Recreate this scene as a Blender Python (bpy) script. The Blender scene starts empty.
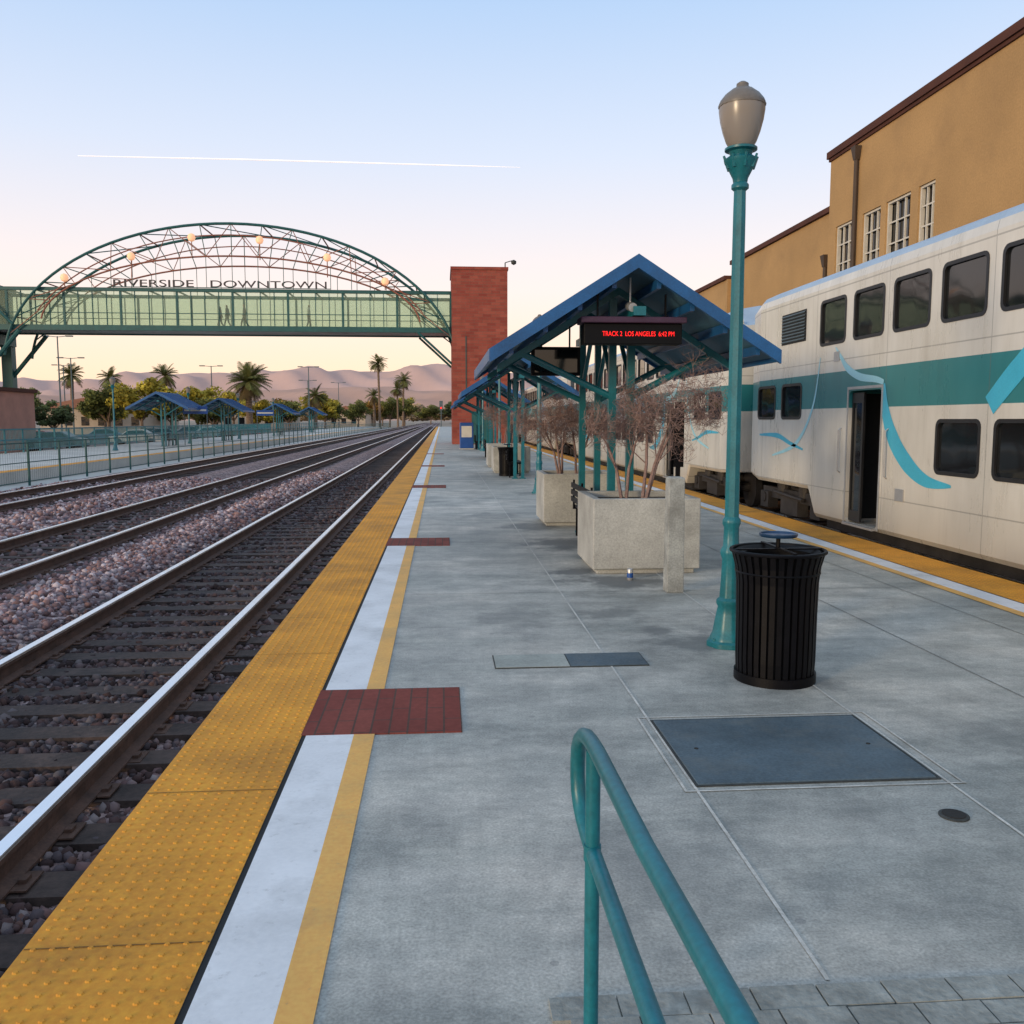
import bpy, math, random
import numpy as np
from mathutils import Vector, Matrix
random.seed(7); rng=np.random.default_rng(7)
sc=bpy.context.scene
COL=sc.collection
R=math.radians

# ---------------------------------------------------------------- materials
def newmat(name):
    m=bpy.data.materials.new(name); m.use_nodes=True
    nt=m.node_tree; b=nt.nodes['Principled BSDF']
    return m,nt,b
def N(nt,t,**k):
    n=nt.nodes.new(t)
    for a,v in k.items(): setattr(n,a,v)
    return n
def noise(nt,scale,detail=4,vec=None,rough=.55):
    n=N(nt,'ShaderNodeTexNoise'); n.inputs['Scale'].default_value=scale
    n.inputs['Detail'].default_value=detail; n.inputs['Roughness'].default_value=rough
    if vec is not None: nt.links.new(vec,n.inputs['Vector'])
    return n.outputs['Fac']
def ramp(nt,fac,stops):
    r=N(nt,'ShaderNodeValToRGB'); e=r.color_ramp.elements
    while len(e)<len(stops): e.new(.5)
    for i,(p,c) in enumerate(stops):
        e[i].position=p; e[i].color=(c if len(c)==4 else (*c,1))
    nt.links.new(fac,r.inputs['Fac']); return r.outputs['Color']
def mixc(nt,f,a,b,mode='MIX'):
    m=N(nt,'ShaderNodeMix',data_type='RGBA',blend_type=mode)
    for s,v in ((m.inputs[0],f),(m.inputs[6],a),(m.inputs[7],b)):
        if hasattr(v,'links'): nt.links.new(v,s)
        elif isinstance(v,(int,float)): s.default_value=v
        else: s.default_value=(*v,1) if len(v)==3 else v
    return m.outputs[2]
def math_(nt,op,a,b=None,clamp=False):
    m=N(nt,'ShaderNodeMath',operation=op); m.use_clamp=clamp
    for s,v in ((m.inputs[0],a),(m.inputs[1],b)):
        if v is None: continue
        if hasattr(v,'links'): nt.links.new(v,s)
        else: s.default_value=v
    return m.outputs[0]
def pos(nt): return N(nt,'ShaderNodeNewGeometry').outputs['Position']
def bump(nt,b,h,strength=.3,dist=.01):
    n=N(nt,'ShaderNodeBump'); n.inputs['Strength'].default_value=strength
    n.inputs['Distance'].default_value=dist
    nt.links.new(h,n.inputs['Height']); nt.links.new(n.outputs['Normal'],b.inputs['Normal'])
def mat(name,c,rough=.6,metal=0,var=.2,scale=3,bs=.15,bd=.005,fine=60,spec=None,grime=None,gf=.5,gs=1.3):
    m,nt,b=newmat(name); p=pos(nt)
    f=noise(nt,scale,6,p)
    lo=tuple(x*(1-var) for x in c); hi=tuple(min(1,x*(1+var)) for x in c)
    col=ramp(nt,f,[(.3,lo),(.7,hi)])
    g=noise(nt,fine,3,p)
    col=mixc(nt,.5*var+.05,col,ramp(nt,g,[(.3,(0,0,0)),(.7,(1,1,1))]),'OVERLAY')
    if grime:
        a=noise(nt,gs,9,p,.72)
        k=ramp(nt,a,[(.50,(0,0,0)),(.68,(gf,gf,gf))])
        col=mixc(nt,k,col,grime)
        a2=noise(nt,gs*14,5,p,.7)
        k=ramp(nt,a2,[(.60,(0,0,0)),(.70,(gf*.8,gf*.8,gf*.8))])
        col=mixc(nt,k,col,grime)
    nt.links.new(col,b.inputs['Base Color'])
    b.inputs['Metallic'].default_value=metal
    rr=math_(nt,'MULTIPLY_ADD',f,.25); rr.node.inputs[2].default_value=max(0,rough-.12)
    nt.links.new(rr,b.inputs['Roughness'])
    if spec is not None: b.inputs['Specular IOR Level'].default_value=spec
    if bs>0: bump(nt,b,g,bs,bd)
    return m
def emis(name,c,s):
    m,nt,b=newmat(name); b.inputs['Base Color'].default_value=(*c,1)
    b.inputs['Emission Color'].default_value=(*c,1); b.inputs['Emission Strength'].default_value=s
    return m
def vcolmat(name,rough=.85,mul=1,transl=0):
    m,nt,b=newmat(name)
    a=N(nt,'ShaderNodeAttribute'); a.attribute_name='Col'
    nt.links.new(a.outputs['Color'],b.inputs['Base Color']); b.inputs['Roughness'].default_value=rough
    b.inputs['Specular IOR Level'].default_value=.25
    if transl:
        t=N(nt,'ShaderNodeBsdfTranslucent'); nt.links.new(a.outputs['Color'],t.inputs['Color'])
        mx=N(nt,'ShaderNodeMixShader'); mx.inputs[0].default_value=transl
        nt.links.new(b.outputs[0],mx.inputs[1]); nt.links.new(t.outputs[0],mx.inputs[2])
        nt.links.new(mx.outputs[0],nt.nodes['Material Output'].inputs[0])
    return m

def concrete_mat():
    m,nt,b=newmat('platform_concrete'); p=pos(nt)
    big=noise(nt,.45,5,p,.6); mid=noise(nt,2.3,6,p,.65); fin=noise(nt,90,3,p); fin2=noise(nt,18,5,p,.7)
    streak=N(nt,'ShaderNodeMapping'); streak.inputs['Scale'].default_value=(.5,2.2,1); nt.links.new(p,streak.inputs[0])
    stk=noise(nt,1.1,6,streak.outputs[0],.7)
    col=ramp(nt,big,[(.3,(.285,.300,.285)),(.5,(.40,.400,.372)),(.7,(.53,.505,.455))])
    col=mixc(nt,.65,col,ramp(nt,mid,[(.3,(.26,.265,.265)),(.64,(.63,.62,.605))]),'OVERLAY')
    col=mixc(nt,.55,col,ramp(nt,stk,[(.35,(.30,.32,.32)),(.6,(.61,.60,.595))]),'OVERLAY')
    col=mixc(nt,.45,col,ramp(nt,fin2,[(.3,(.32,.32,.32)),(.7,(.66,.66,.66))]),'OVERLAY')
    col=mixc(nt,.5,col,ramp(nt,fin,[(.3,(.26,.26,.26)),(.7,(.74,.74,.74))]),'OVERLAY')
    br=N(nt,'ShaderNodeTexBrick'); br.offset=0; br.inputs['Scale'].default_value=1
    br.inputs['Brick Width'].default_value=1.21; br.inputs['Row Height'].default_value=3.66
    br.inputs['Mortar Size'].default_value=0.0; br.inputs['Color1'].default_value=(.44,.44,.44,1); br.inputs['Color2'].default_value=(.57,.57,.57,1)
    mp=N(nt,'ShaderNodeMapping'); mp.inputs['Location'].default_value=(.05,-1.24,0)
    nt.links.new(p,mp.inputs[0]); nt.links.new(mp.outputs[0],br.inputs['Vector'])
    col=mixc(nt,.5,col,br.outputs['Color'],'OVERLAY')
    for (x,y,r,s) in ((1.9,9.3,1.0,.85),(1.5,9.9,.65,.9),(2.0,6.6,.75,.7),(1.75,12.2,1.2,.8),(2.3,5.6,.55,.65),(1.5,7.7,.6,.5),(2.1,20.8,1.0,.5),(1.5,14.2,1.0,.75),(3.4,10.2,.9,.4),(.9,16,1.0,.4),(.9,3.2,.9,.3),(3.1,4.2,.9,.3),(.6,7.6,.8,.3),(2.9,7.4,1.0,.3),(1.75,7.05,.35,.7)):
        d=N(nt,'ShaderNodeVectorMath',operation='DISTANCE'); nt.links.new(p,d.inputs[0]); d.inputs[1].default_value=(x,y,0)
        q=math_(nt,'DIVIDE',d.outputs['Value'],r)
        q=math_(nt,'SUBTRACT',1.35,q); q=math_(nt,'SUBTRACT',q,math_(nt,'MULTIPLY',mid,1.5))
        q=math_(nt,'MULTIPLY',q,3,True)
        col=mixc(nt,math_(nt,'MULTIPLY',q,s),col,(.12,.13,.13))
    for sc_,th,a_ in ((2.2,.045,.4),(5.5,.035,.3)):
        spots=N(nt,'ShaderNodeTexVoronoi'); spots.inputs['Scale'].default_value=sc_; nt.links.new(p,spots.inputs['Vector'])
        sp=math_(nt,'LESS_THAN',spots.outputs['Distance'],th)
        col=mixc(nt,math_(nt,'MULTIPLY',sp,a_),col,(.15,.15,.15))
    nt.links.new(col,b.inputs['Base Color'])
    rr=math_(nt,'MULTIPLY_ADD',mid,.35); rr.node.inputs[2].default_value=.45
    nt.links.new(rr,b.inputs['Roughness']); bump(nt,b,fin,.35,.003)
    return m
def brick_mat(name,c1,c2,mort,bw,bh,rot=None,sz=.01):
    m,nt,b=newmat(name); p=pos(nt)
    sep=N(nt,'ShaderNodeSeparateXYZ'); nt.links.new(p,sep.inputs[0])
    cmb=N(nt,'ShaderNodeCombineXYZ')
    if rot=='wall':
        nt.links.new(math_(nt,'ADD',sep.outputs[0],sep.outputs[1]),cmb.inputs[0]); nt.links.new(sep.outputs[2],cmb.inputs[1])
    elif rot=='y':
        nt.links.new(sep.outputs[1],cmb.inputs[0]); nt.links.new(sep.outputs[0],cmb.inputs[1])
    else:
        nt.links.new(sep.outputs[0],cmb.inputs[0]); nt.links.new(sep.outputs[1],cmb.inputs[1])
    br=N(nt,'ShaderNodeTexBrick'); br.inputs['Scale'].default_value=1
    br.inputs['Brick Width'].default_value=bw; br.inputs['Row Height'].default_value=bh
    br.inputs['Mortar Size'].default_value=sz; br.inputs['Color1'].default_value=(*c1,1)
    br.inputs['Color2'].default_value=(*c2,1); br.inputs['Mortar'].default_value=(*mort,1)
    nt.links.new(cmb.outputs[0],br.inputs['Vector'])
    n=noise(nt,1.2,6,p); col=mixc(nt,.4,br.outputs['Color'],ramp(nt,n,[(.3,(.3,.3,.3)),(.7,(.65,.65,.65))]),'OVERLAY')
    n=noise(nt,25,5,p,.7); col=mixc(nt,.4,col,ramp(nt,n,[(.3,(.3,.3,.3)),(.7,(.7,.7,.7))]),'OVERLAY')
    nt.links.new(col,b.inputs['Base Color']); b.inputs['Roughness'].default_value=.85; b.inputs['Specular IOR Level'].default_value=.25
    return m

M={}
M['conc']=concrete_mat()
M['teal']=mat('teal_paint',(.006,.130,.165),.38,0,.18,5,.05)
M['teal_dark']=mat('teal_paint_dark',(.012,.085,.082),.5,0,.2,5,.05)
M['blue']=mat('blue_roof_paint',(.010,.085,.24),.42,0,.2,3,.03)
M['under']=mat('shelter_soffit',(.05,.14,.21),.55,0,.2,3,.05)
M['black']=mat('black_powder_coat',(.0025,.0025,.004),.45,0,.3,8,.1,spec=.16)
M['blackplastic']=mat('black_plastic',(.003,.003,.004),.6,0,.2,8,.05,spec=.2)
M['gold']=mat('tactile_yellow',(.66,.29,.032),.75,0,.2,1.6,.25,.004,40,spec=.3,grime=(.22,.11,.03),gf=.42)
M['white']=mat('white_line_paint',(.72,.735,.76),.6,0,.10,2.5,.15,.003,50,grime=(.30,.31,.31),gf=.45)
M['yellow']=mat('yellow_line_paint',(.76,.41,.10),.65,0,.12,2.5,.15,.003,50,grime=(.38,.27,.13),gf=.5)
M['gap']=mat('dark_joint',(.02,.02,.02),.9)
M['goldgap']=mat('tile_joint',(.16,.08,.015),.9)
M['seam']=mat('joint_filler',(.55,.54,.50),.8,0,.3,6,grime=(.28,.28,.26),gf=.7,gs=3)
M['seamd']=mat('saw_joint',(.21,.21,.20),.9,0,.3,6)
M['plate']=mat('slate_cover',(.080,.115,.140),.6,0,.3,2.5,.3,.004,70,spec=.3,grime=(.16,.17,.16),gf=.5,gs=2.2)
M['plate2']=mat('pale_cover',(.33,.35,.32),.7,0,.2,4)
M['pcon']=mat('planter_concrete',(.37,.375,.355),.85,0,.22,2.0,.25,.004,60,grime=(.19,.19,.175),gf=.55,gs=1.6)
M['bollard']=mat('weathered_concrete',(.30,.315,.305),.85,0,.3,4,.25,.004,60,grime=(.15,.15,.14),gf=.6,gs=3)
M['soil']=mat('soil',(.05,.035,.025),.95,0,.4,8)
M['brickp']=brick_mat('brick_paver',(.17,.038,.030),(.23,.060,.045),(.09,.05,.04),.4,.1,'y',.006)
M['bricktower']=brick_mat('red_brick',(.24,.050,.036),(.32,.082,.055),(.20,.09,.065),.6,.2,'wall',.012)
M['rust']=mat('rail_rust',(.10,.055,.04),.8,.2,.35,8)
M['iron']=mat('cast_iron',(.04,.045,.045),.7,.2,.35,8)
M['steel']=mat('rail_polished',(.90,.92,.95),.32,1,.05,4,0)
M['tie']=mat('timber_sleeper',(.050,.034,.030),.9,0,.5,4,.6,.01,25,grime=(.10,.07,.06),gf=.6,gs=2)
M['stucco']=mat('tan_stucco',(.41,.255,.115),.92,0,.12,.35,.2,.01,20,spec=.2,grime=(.30,.19,.095),gf=.5,gs=.5)
M['stuccoD']=mat('brown_trim',(.085,.035,.025),.85,0,.2,1,spec=.2)
M['pipe']=mat('downpipe',(.06,.04,.028),.7,0,.2,2)
M['wframe']=mat('window_frame_white',(.6,.57,.50),.6,0,.1,3)
M['ground']=mat('dirt_ground',(.30,.24,.185),.95,0,.25,.12,.3,.02,4)
M['asphalt']=mat('asphalt',(.09,.085,.08),.9,0,.2,1)
M['lconc']=mat('pale_concrete',(.52,.50,.46),.85,0,.15,.5)
M['fence']=mat('fence_steel',(.10,.13,.14),.6,.3,.2,2)
M['trunk']=mat('palm_bark',(.18,.12,.08),.95,0,.35,5)
M['bark']=mat('grey_bark',(.24,.165,.15),.9,0,.3,14,spec=.2)
M['leaf']=vcolmat('foliage',.8,1,.25)
M['rock']=vcolmat('ballast_stone',.9)
M['orange']=mat('bridge_copper',(.26,.09,.055),.6,0,.2,2)
M['skin']=mat('skin',(.45,.27,.2),.6)
M['c1']=mat('cloth_dark',(.02,.022,.035),.9); M['c2']=mat('cloth_grey',(.07,.07,.08),.9)
M['c3']=mat('cloth_white',(.42,.40,.37),.9); M['hair']=mat('hair',(.02,.015,.01),.7)
M['truck']=mat('bogie_iron',(.035,.032,.032),.65,.3,.4,5)
M['rubber']=mat('window_gasket',(.012,.012,.013),.5)
M['dark']=mat('dark_interior',(.012,.013,.015),.8)
M['cyan']=mat('cyan_livery',(.05,.40,.58),.35,0,.06,3,0)
M['aqua']=mat('pale_aqua_livery',(.30,.60,.70),.4,0,.06,3,0)
M['silver']=mat('galvanised',(.45,.46,.47),.4,.6,.1,4)
M['bluebox']=mat('blue_kiosk',(.01,.07,.28),.4,0,.1,3)
M['red']=emis('red_lamp',(1,.02,.01),2)
M['led']=emis('led_red',(1,.012,.012),1.3)
M['amber']=emis('lens_amber',(.9,.08,.02),.7)
def glass_dark():
    m,nt,b=newmat('tinted_glass'); b.inputs['Base Color'].default_value=(.008,.010,.012,1)
    b.inputs['Roughness'].default_value=.05; b.inputs['IOR'].default_value=1.55
    n=noise(nt,.9,2,pos(nt)); bump(nt,b,n,.22,.04); return m
M['glass']=glass_dark()
def globe_mat():
    m,nt,b=newmat('lamp_acorn_globe'); 
    b.inputs['Base Color'].default_value=(.32,.28,.245,1); b.inputs['Roughness'].default_value=.28
    b.inputs['Transmission Weight'].default_value=.3; return m
M['globe']=globe_mat()
M['globew']=emis('bridge_globe',(.95,.50,.28),.62)
def panel_mat():
    m,nt,b=newmat('bridge_mesh_panel')
    b.inputs['Base Color'].default_value=(.52,.60,.46,1); b.inputs['Roughness'].default_value=.6
    t=N(nt,'ShaderNodeBsdfTransparent'); t.inputs[0].default_value=(.87,.93,.86,1)
    mx=N(nt,'ShaderNodeMixShader'); mx.inputs[0].default_value=.16
    nt.links.new(t.outputs[0],mx.inputs[1]); nt.links.new(b.outputs[0],mx.inputs[2])
    nt.links.new(mx.outputs[0],nt.nodes['Material Output'].inputs[0]); return m
M['panel']=panel_mat()
def body_mat():
    m,nt,b=newmat('train_body_paint'); tc=N(nt,'ShaderNodeTexCoord').outputs['Object']
    sep=N(nt,'ShaderNodeSeparateXYZ'); nt.links.new(tc,sep.inputs[0]); z=sep.outputs[2]
    mp=N(nt,'ShaderNodeMapping'); mp.inputs['Scale'].default_value=(1,1,.25); nt.links.new(tc,mp.inputs[0])
    d=noise(nt,1.8,7,mp.outputs[0],.65)
    mp2=N(nt,'ShaderNodeMapping'); mp2.inputs['Scale'].default_value=(1,1,.07); nt.links.new(tc,mp2.inputs[0])
    dr=noise(nt,9,5,mp2.outputs[0],.6)
    base=ramp(nt,d,[(.3,(.52,.505,.455)),(.55,(.63,.615,.565)),(.75,(.71,.695,.645))])
    base=mixc(nt,ramp(nt,dr,[(.54,(0,0,0)),(.72,(.24,.24,.24))]),base,(.33,.31,.27))
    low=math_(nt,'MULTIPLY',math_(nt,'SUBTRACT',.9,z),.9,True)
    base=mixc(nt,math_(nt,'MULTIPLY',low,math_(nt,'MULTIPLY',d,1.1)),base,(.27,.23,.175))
    inb=math_(nt,'MULTIPLY',math_(nt,'GREATER_THAN',z,1.88),math_(nt,'LESS_THAN',z,2.44))
    tealc=ramp(nt,d,[(.3,(.020,.165,.185)),(.7,(.032,.215,.235))])
    col=mixc(nt,inb,base,tealc)
    w=math_(nt,'FRACT',math_(nt,'MULTIPLY',sep.outputs[1],1/2.37)); j=math_(nt,'LESS_THAN',w,.006)
    j2=math_(nt,'LESS_THAN',math_(nt,'ABSOLUTE',math_(nt,'SUBTRACT',z,2.62)),.008)
    j3=math_(nt,'LESS_THAN',math_(nt,'ABSOLUTE',math_(nt,'SUBTRACT',z,.62)),.008)
    j4=math_(nt,'LESS_THAN',math_(nt,'ABSOLUTE',math_(nt,'SUBTRACT',z,3.72)),.010)
    jj=math_(nt,'MAXIMUM',math_(nt,'MAXIMUM',j,j4),math_(nt,'MAXIMUM',j2,j3))
    col=mixc(nt,math_(nt,'MULTIPLY',jj,.5),col,(.14,.14,.13))
    nt.links.new(col,b.inputs['Base Color']); b.inputs['Metallic'].default_value=.1
    rr=math_(nt,'MULTIPLY_ADD',d,.22); rr.node.inputs[2].default_value=.18
    nt.links.new(rr,b.inputs['Roughness'])
    n=noise(nt,1.1,2,tc); bump(nt,b,n,.15,.03); return m
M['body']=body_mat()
M['roof']=mat('train_roof',(.34,.44,.55),.45,.2,.12,1.5,0)

# ---------------------------------------------------------------- mesh builder
def root(name,loc=(0,0,0)):
    e=bpy.data.objects.new(name,None); e.location=loc; e.empty_display_size=.3; COL.objects.link(e); return e
class MB:
    def __init__(s): s.v=[]; s.f=[]
    def add(s,vs,fs):
        o=len(s.v); s.v+= [tuple(v) for v in vs]; s.f+=[tuple(i+o for i in f) for f in fs]; return s
    def box(s,x0,x1,y0,y1,z0,z1):
        return s.add([(x0,y0,z0),(x1,y0,z0),(x1,y1,z0),(x0,y1,z0),(x0,y0,z1),(x1,y0,z1),(x1,y1,z1),(x0,y1,z1)],
          [(0,3,2,1),(4,5,6,7),(0,1,5,4),(1,2,6,5),(2,3,7,6),(3,0,4,7)])
    def sheet(s,x0,x1,y0,y1,z): return s.add([(x0,y0,z),(x1,y0,z),(x1,y1,z),(x0,y1,z)],[(0,1,2,3)])
    def cyl(s,p0,p1,r0,r1=None,n=10,caps=True):
        r1=r0 if r1 is None else r1
        p0=Vector(p0);p1=Vector(p1);d=(p1-p0)
        if d.length<1e-6: return s
        d.normalize(); a=d.orthogonal().normalized(); b=d.cross(a)
        vs=[];
        for p,r in((p0,r0),(p1,r1)):
            for i in range(n):
                t=2*math.pi*i/n; vs.append(p+a*(r*math.cos(t))+b*(r*math.sin(t)))
        fs=[(i,(i+1)%n,n+(i+1)%n,n+i) for i in range(n)]
        if caps: fs+=[tuple(range(n-1,-1,-1)),tuple(range(n,2*n))]
        return s.add(vs,fs)
    def tube(s,pts,r,n=10):
        pts=[Vector(p) for p in pts]; vs=[];ref=None
        for k,p in enumerate(pts):
            d=(pts[min(k+1,len(pts)-1)]-pts[max(k-1,0)]).normalized()
            a=d.orthogonal().normalized() if ref is None else (ref-d*ref.dot(d)).normalized()
            ref=a; b=d.cross(a); rr=r[k] if isinstance(r,(list,tuple)) else r
            for i in range(n):
                t=2*math.pi*i/n; vs.append(p+a*(rr*math.cos(t))+b*(rr*math.sin(t)))
        fs=[]
        for k in range(len(pts)-1):
            for i in range(n): fs.append((k*n+i,k*n+(i+1)%n,(k+1)*n+(i+1)%n,(k+1)*n+i))
        fs+=[tuple(range(n-1,-1,-1)),tuple(range((len(pts)-1)*n,len(pts)*n))]
        return s.add(vs,fs)
    def lathe(s,cx,cy,prof,n=24,flute=0,nf=8):
        vs=[];
        for r,z in prof:
            for i in range(n):
                t=2*math.pi*i/n; q=r*(1+flute*math.cos(nf*t)); vs.append((cx+q*math.cos(t),cy+q*math.sin(t),z))
        fs=[]
        for k in range(len(prof)-1):
            for i in range(n): fs.append((k*n+i,k*n+(i+1)%n,(k+1)*n+(i+1)%n,(k+1)*n+i))
        fs+=[tuple(range(n-1,-1,-1)),tuple(range((len(prof)-1)*n,len(prof)*n))]
        return s.add(vs,fs)
    def ext(s,poly,y0,y1):
        n=len(poly); vs=[(x,y0,z) for x,z in poly]+[(x,y1,z) for x,z in poly]
        fs=[tuple(range(n)),tuple(range(2*n-1,n-1,-1))]+[(i,n+i,n+(i+1)%n,(i+1)%n) for i in range(n)]
        return s.add(vs,fs)
    def build(s,name,m,parent=None,smooth=False,bevel=0,recalc=True):
        me=bpy.data.meshes.new(name); me.from_pydata(s.v,[],s.f); me.update()
        if recalc:
            import bmesh
            bm=bmesh.new(); bm.from_mesh(me); bmesh.ops.recalc_face_normals(bm,faces=bm.faces); bm.to_mesh(me); bm.free()
        if smooth:
            me.polygons.foreach_set('use_smooth',[True]*len(me.polygons))
            try: me.set_sharp_from_angle(angle=R(40))
            except Exception: pass
        if m: me.materials.append(m)
        o=bpy.data.objects.new(name,me); COL.objects.link(o)
        if parent: o.parent=parent; 
        if bevel:
            b=o.modifiers.new('bevel','BEVEL'); b.width=bevel; b.segments=2; b.limit_method='ANGLE'
        return o
def npmesh(name,V,F,m,col=None,parent=None,loc=(0,0,0)):
    me=bpy.data.meshes.new(name); nv=len(V); nf,k=F.shape
    me.vertices.add(nv); me.vertices.foreach_set('co',V.astype(np.float32).ravel())
    me.loops.add(nf*k); me.loops.foreach_set('vertex_index',F.astype(np.int32).ravel())
    me.polygons.add(nf); me.polygons.foreach_set('loop_start',np.arange(0,nf*k,k,dtype=np.int32))
    try: me.polygons.foreach_set('loop_total',np.full(nf,k,dtype=np.int32))
    except Exception: pass
    me.update(calc_edges=True)
    if col is not None:
        a=me.color_attributes.new('Col','FLOAT_COLOR','POINT')
        a.data.foreach_set('color',np.c_[col,np.ones(len(col))].astype(np.float32).ravel())
    me.materials.append(m); me.validate()
    o=bpy.data.objects.new(name,me); o.location=loc; COL.objects.link(o)
    if parent: o.parent=parent
    return o
def textmesh(name,txt,m,parent,size,extr,width=None,mtx=None):
    cu=bpy.data.curves.new(name+'_c','FONT'); cu.body=txt; cu.size=size; cu.extrude=extr; cu.align_x='CENTER'
    o=bpy.data.objects.new(name+'_tmp',cu); COL.objects.link(o)
    bpy.context.view_layer.update()
    me=bpy.data.meshes.new_from_object(o.evaluated_get(bpy.context.evaluated_depsgraph_get()))
    bpy.data.objects.remove(o)
    if width:
        xs=[v.co.x for v in me.vertices]; w=max(xs)-min(xs)
        for v in me.vertices: v.co.x*=width/w
    me.transform(mtx); me.materials.clear(); me.materials.append(m)
    q=bpy.data.objects.new(name,me); COL.objects.link(q); q.parent=parent; return q

# ---------------------------------------------------------------- ground, tracks
MB().sheet(-7000,7000,-300,9000,-.62).build('ground',M['ground'])
bal=root('railway_ballast')
def hgt(x):
    h=-.40+0*x
    for c in (-4.47,-8.45): h=h+.10*np.exp(-((x-c)/.55)**2)
    h=h-.03*np.exp(-((x+1.55)/.25)**2)
    return h
m_,nt_,b_=newmat('ballast_bed'); p_=pos(nt_)
vo=N(nt_,'ShaderNodeTexVoronoi'); vo.inputs['Scale'].default_value=16; nt_.links.new(p_,vo.inputs['Vector'])
s_=N(nt_,'ShaderNodeSeparateColor'); nt_.links.new(vo.outputs['Color'],s_.inputs[0])
c_=ramp(nt_,s_.outputs[0],[(0,(.055,.035,.036)),(.5,(.20,.135,.135)),(1,(.42,.315,.31))])
c_=mixc(nt_,.35,c_,ramp(nt_,noise(nt_,.7,5,p_),[(.3,(.3,.3,.3)),(.7,(.62,.6,.6))]),'OVERLAY')
nt_.links.new(c_,b_.inputs['Base Color']); b_.inputs['Roughness'].default_value=.95; bump(nt_,b_,vo.outputs['Distance'],.8,.04)
M['bed']=m_
xs=np.linspace(-12.9,-1.36,70); mb=MB()
for i in range(len(xs)-1):
    a,b=xs[i],xs[i+1]; ha,hb=float(hgt(a)),float(hgt(b))
    mb.add([(a,-3,ha),(b,-3,hb),(b,700,hb),(a,700,ha)],[(0,1,2,3)])
mb.build('bed',M['bed'],bal,True)
MB().sheet(6.0,13.0,-20,700,-.42).build('bed_east',M['bed'],bal)
t=(1+5**.5)/2
ICO=np.array([(-1,t,0),(1,t,0),(-1,-t,0),(1,-t,0),(0,-1,t),(0,1,t),(0,-1,-t),(0,1,-t),(t,0,-1),(t,0,1),(-t,0,-1),(-t,0,1)],float)
ICO/=np.linalg.norm(ICO[0])
ICF=np.array([(0,11,5),(0,5,1),(0,1,7),(0,7,10),(0,10,11),(1,5,9),(5,11,4),(11,10,2),(10,7,6),(7,1,8),(3,9,4),(3,4,2),(3,2,6),(3,6,8),(3,8,9),(4,9,5),(2,4,11),(6,2,10),(8,6,7),(9,8,1)])
TR=[-2.725,-6.2,-10.7]
def rocks(x0,x1,y0,y1,dens,size,name):
    n=int((x1-x0)*(y1-y0)*dens)
    x=rng.uniform(x0,x1,n); y=rng.uniform(y0,y1,n)
    keep=np.ones(n,bool); intrack=np.zeros(n,bool)
    for c in TR:
        for s in(-.725,.725): keep&=np.abs(x-(c+s))>.075
        on=(np.abs(x-c)<1.32); tie=(np.abs(((y+.25)%.5)-.25)<.125)
        keep&=~(on&tie&(rng.random(n)>.12)); intrack|=(np.abs(x-c)<1.0)
    x,y,intrack=x[keep],y[keep],intrack[keep]; n=len(x)
    sz=size*rng.uniform(.55,1.35,n)
    S=sz[:,None]*rng.uniform(.65,1.15,(n,3))
    q=rng.normal(size=(n,4)); q/=np.linalg.norm(q,axis=1)[:,None]; w,a,b,c=q.T
    Rm=np.stack([1-2*(b*b+c*c),2*(a*b-c*w),2*(a*c+b*w),2*(a*b+c*w),1-2*(a*a+c*c),2*(b*c-a*w),2*(a*c-b*w),2*(b*c+a*w),1-2*(a*a+b*b)],1).reshape(n,3,3)
    base=ICO[None]*rng.uniform(.7,1.2,(n,12,1))*S[:,None,:]
    V=np.einsum('nij,nkj->nki',Rm,base)
    z=hgt(x)+rng.uniform(-.3,.6,n)*size+np.where(intrack,-.004,0)
    V+=np.stack([x,y,z],1)[:,None,:]
    F=(ICF[None]+12*np.arange(n)[:,None,None]).reshape(-1,3)
    pal=np.array([(.27,.165,.165),(.40,.29,.295),(.13,.08,.08),(.48,.40,.41),(.20,.16,.18),(.29,.165,.145)])
    col=pal[rng.integers(0,6,n)]*rng.uniform(.75,1.25,(n,1))
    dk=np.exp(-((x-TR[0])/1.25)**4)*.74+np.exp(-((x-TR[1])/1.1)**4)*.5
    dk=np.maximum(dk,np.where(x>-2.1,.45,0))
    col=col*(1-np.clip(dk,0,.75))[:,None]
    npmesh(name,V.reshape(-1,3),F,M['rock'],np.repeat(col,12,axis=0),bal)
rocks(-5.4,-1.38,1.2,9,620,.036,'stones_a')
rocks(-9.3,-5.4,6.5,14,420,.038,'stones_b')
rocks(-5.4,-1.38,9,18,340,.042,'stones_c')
rocks(-12.8,-5.4,14,32,100,.055,'stones_d')
rocks(-5.4,-1.38,18,36,130,.055,'stones_e')
rocks(-12.8,-9.3,8,14,120,.05,'stones_f')
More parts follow.
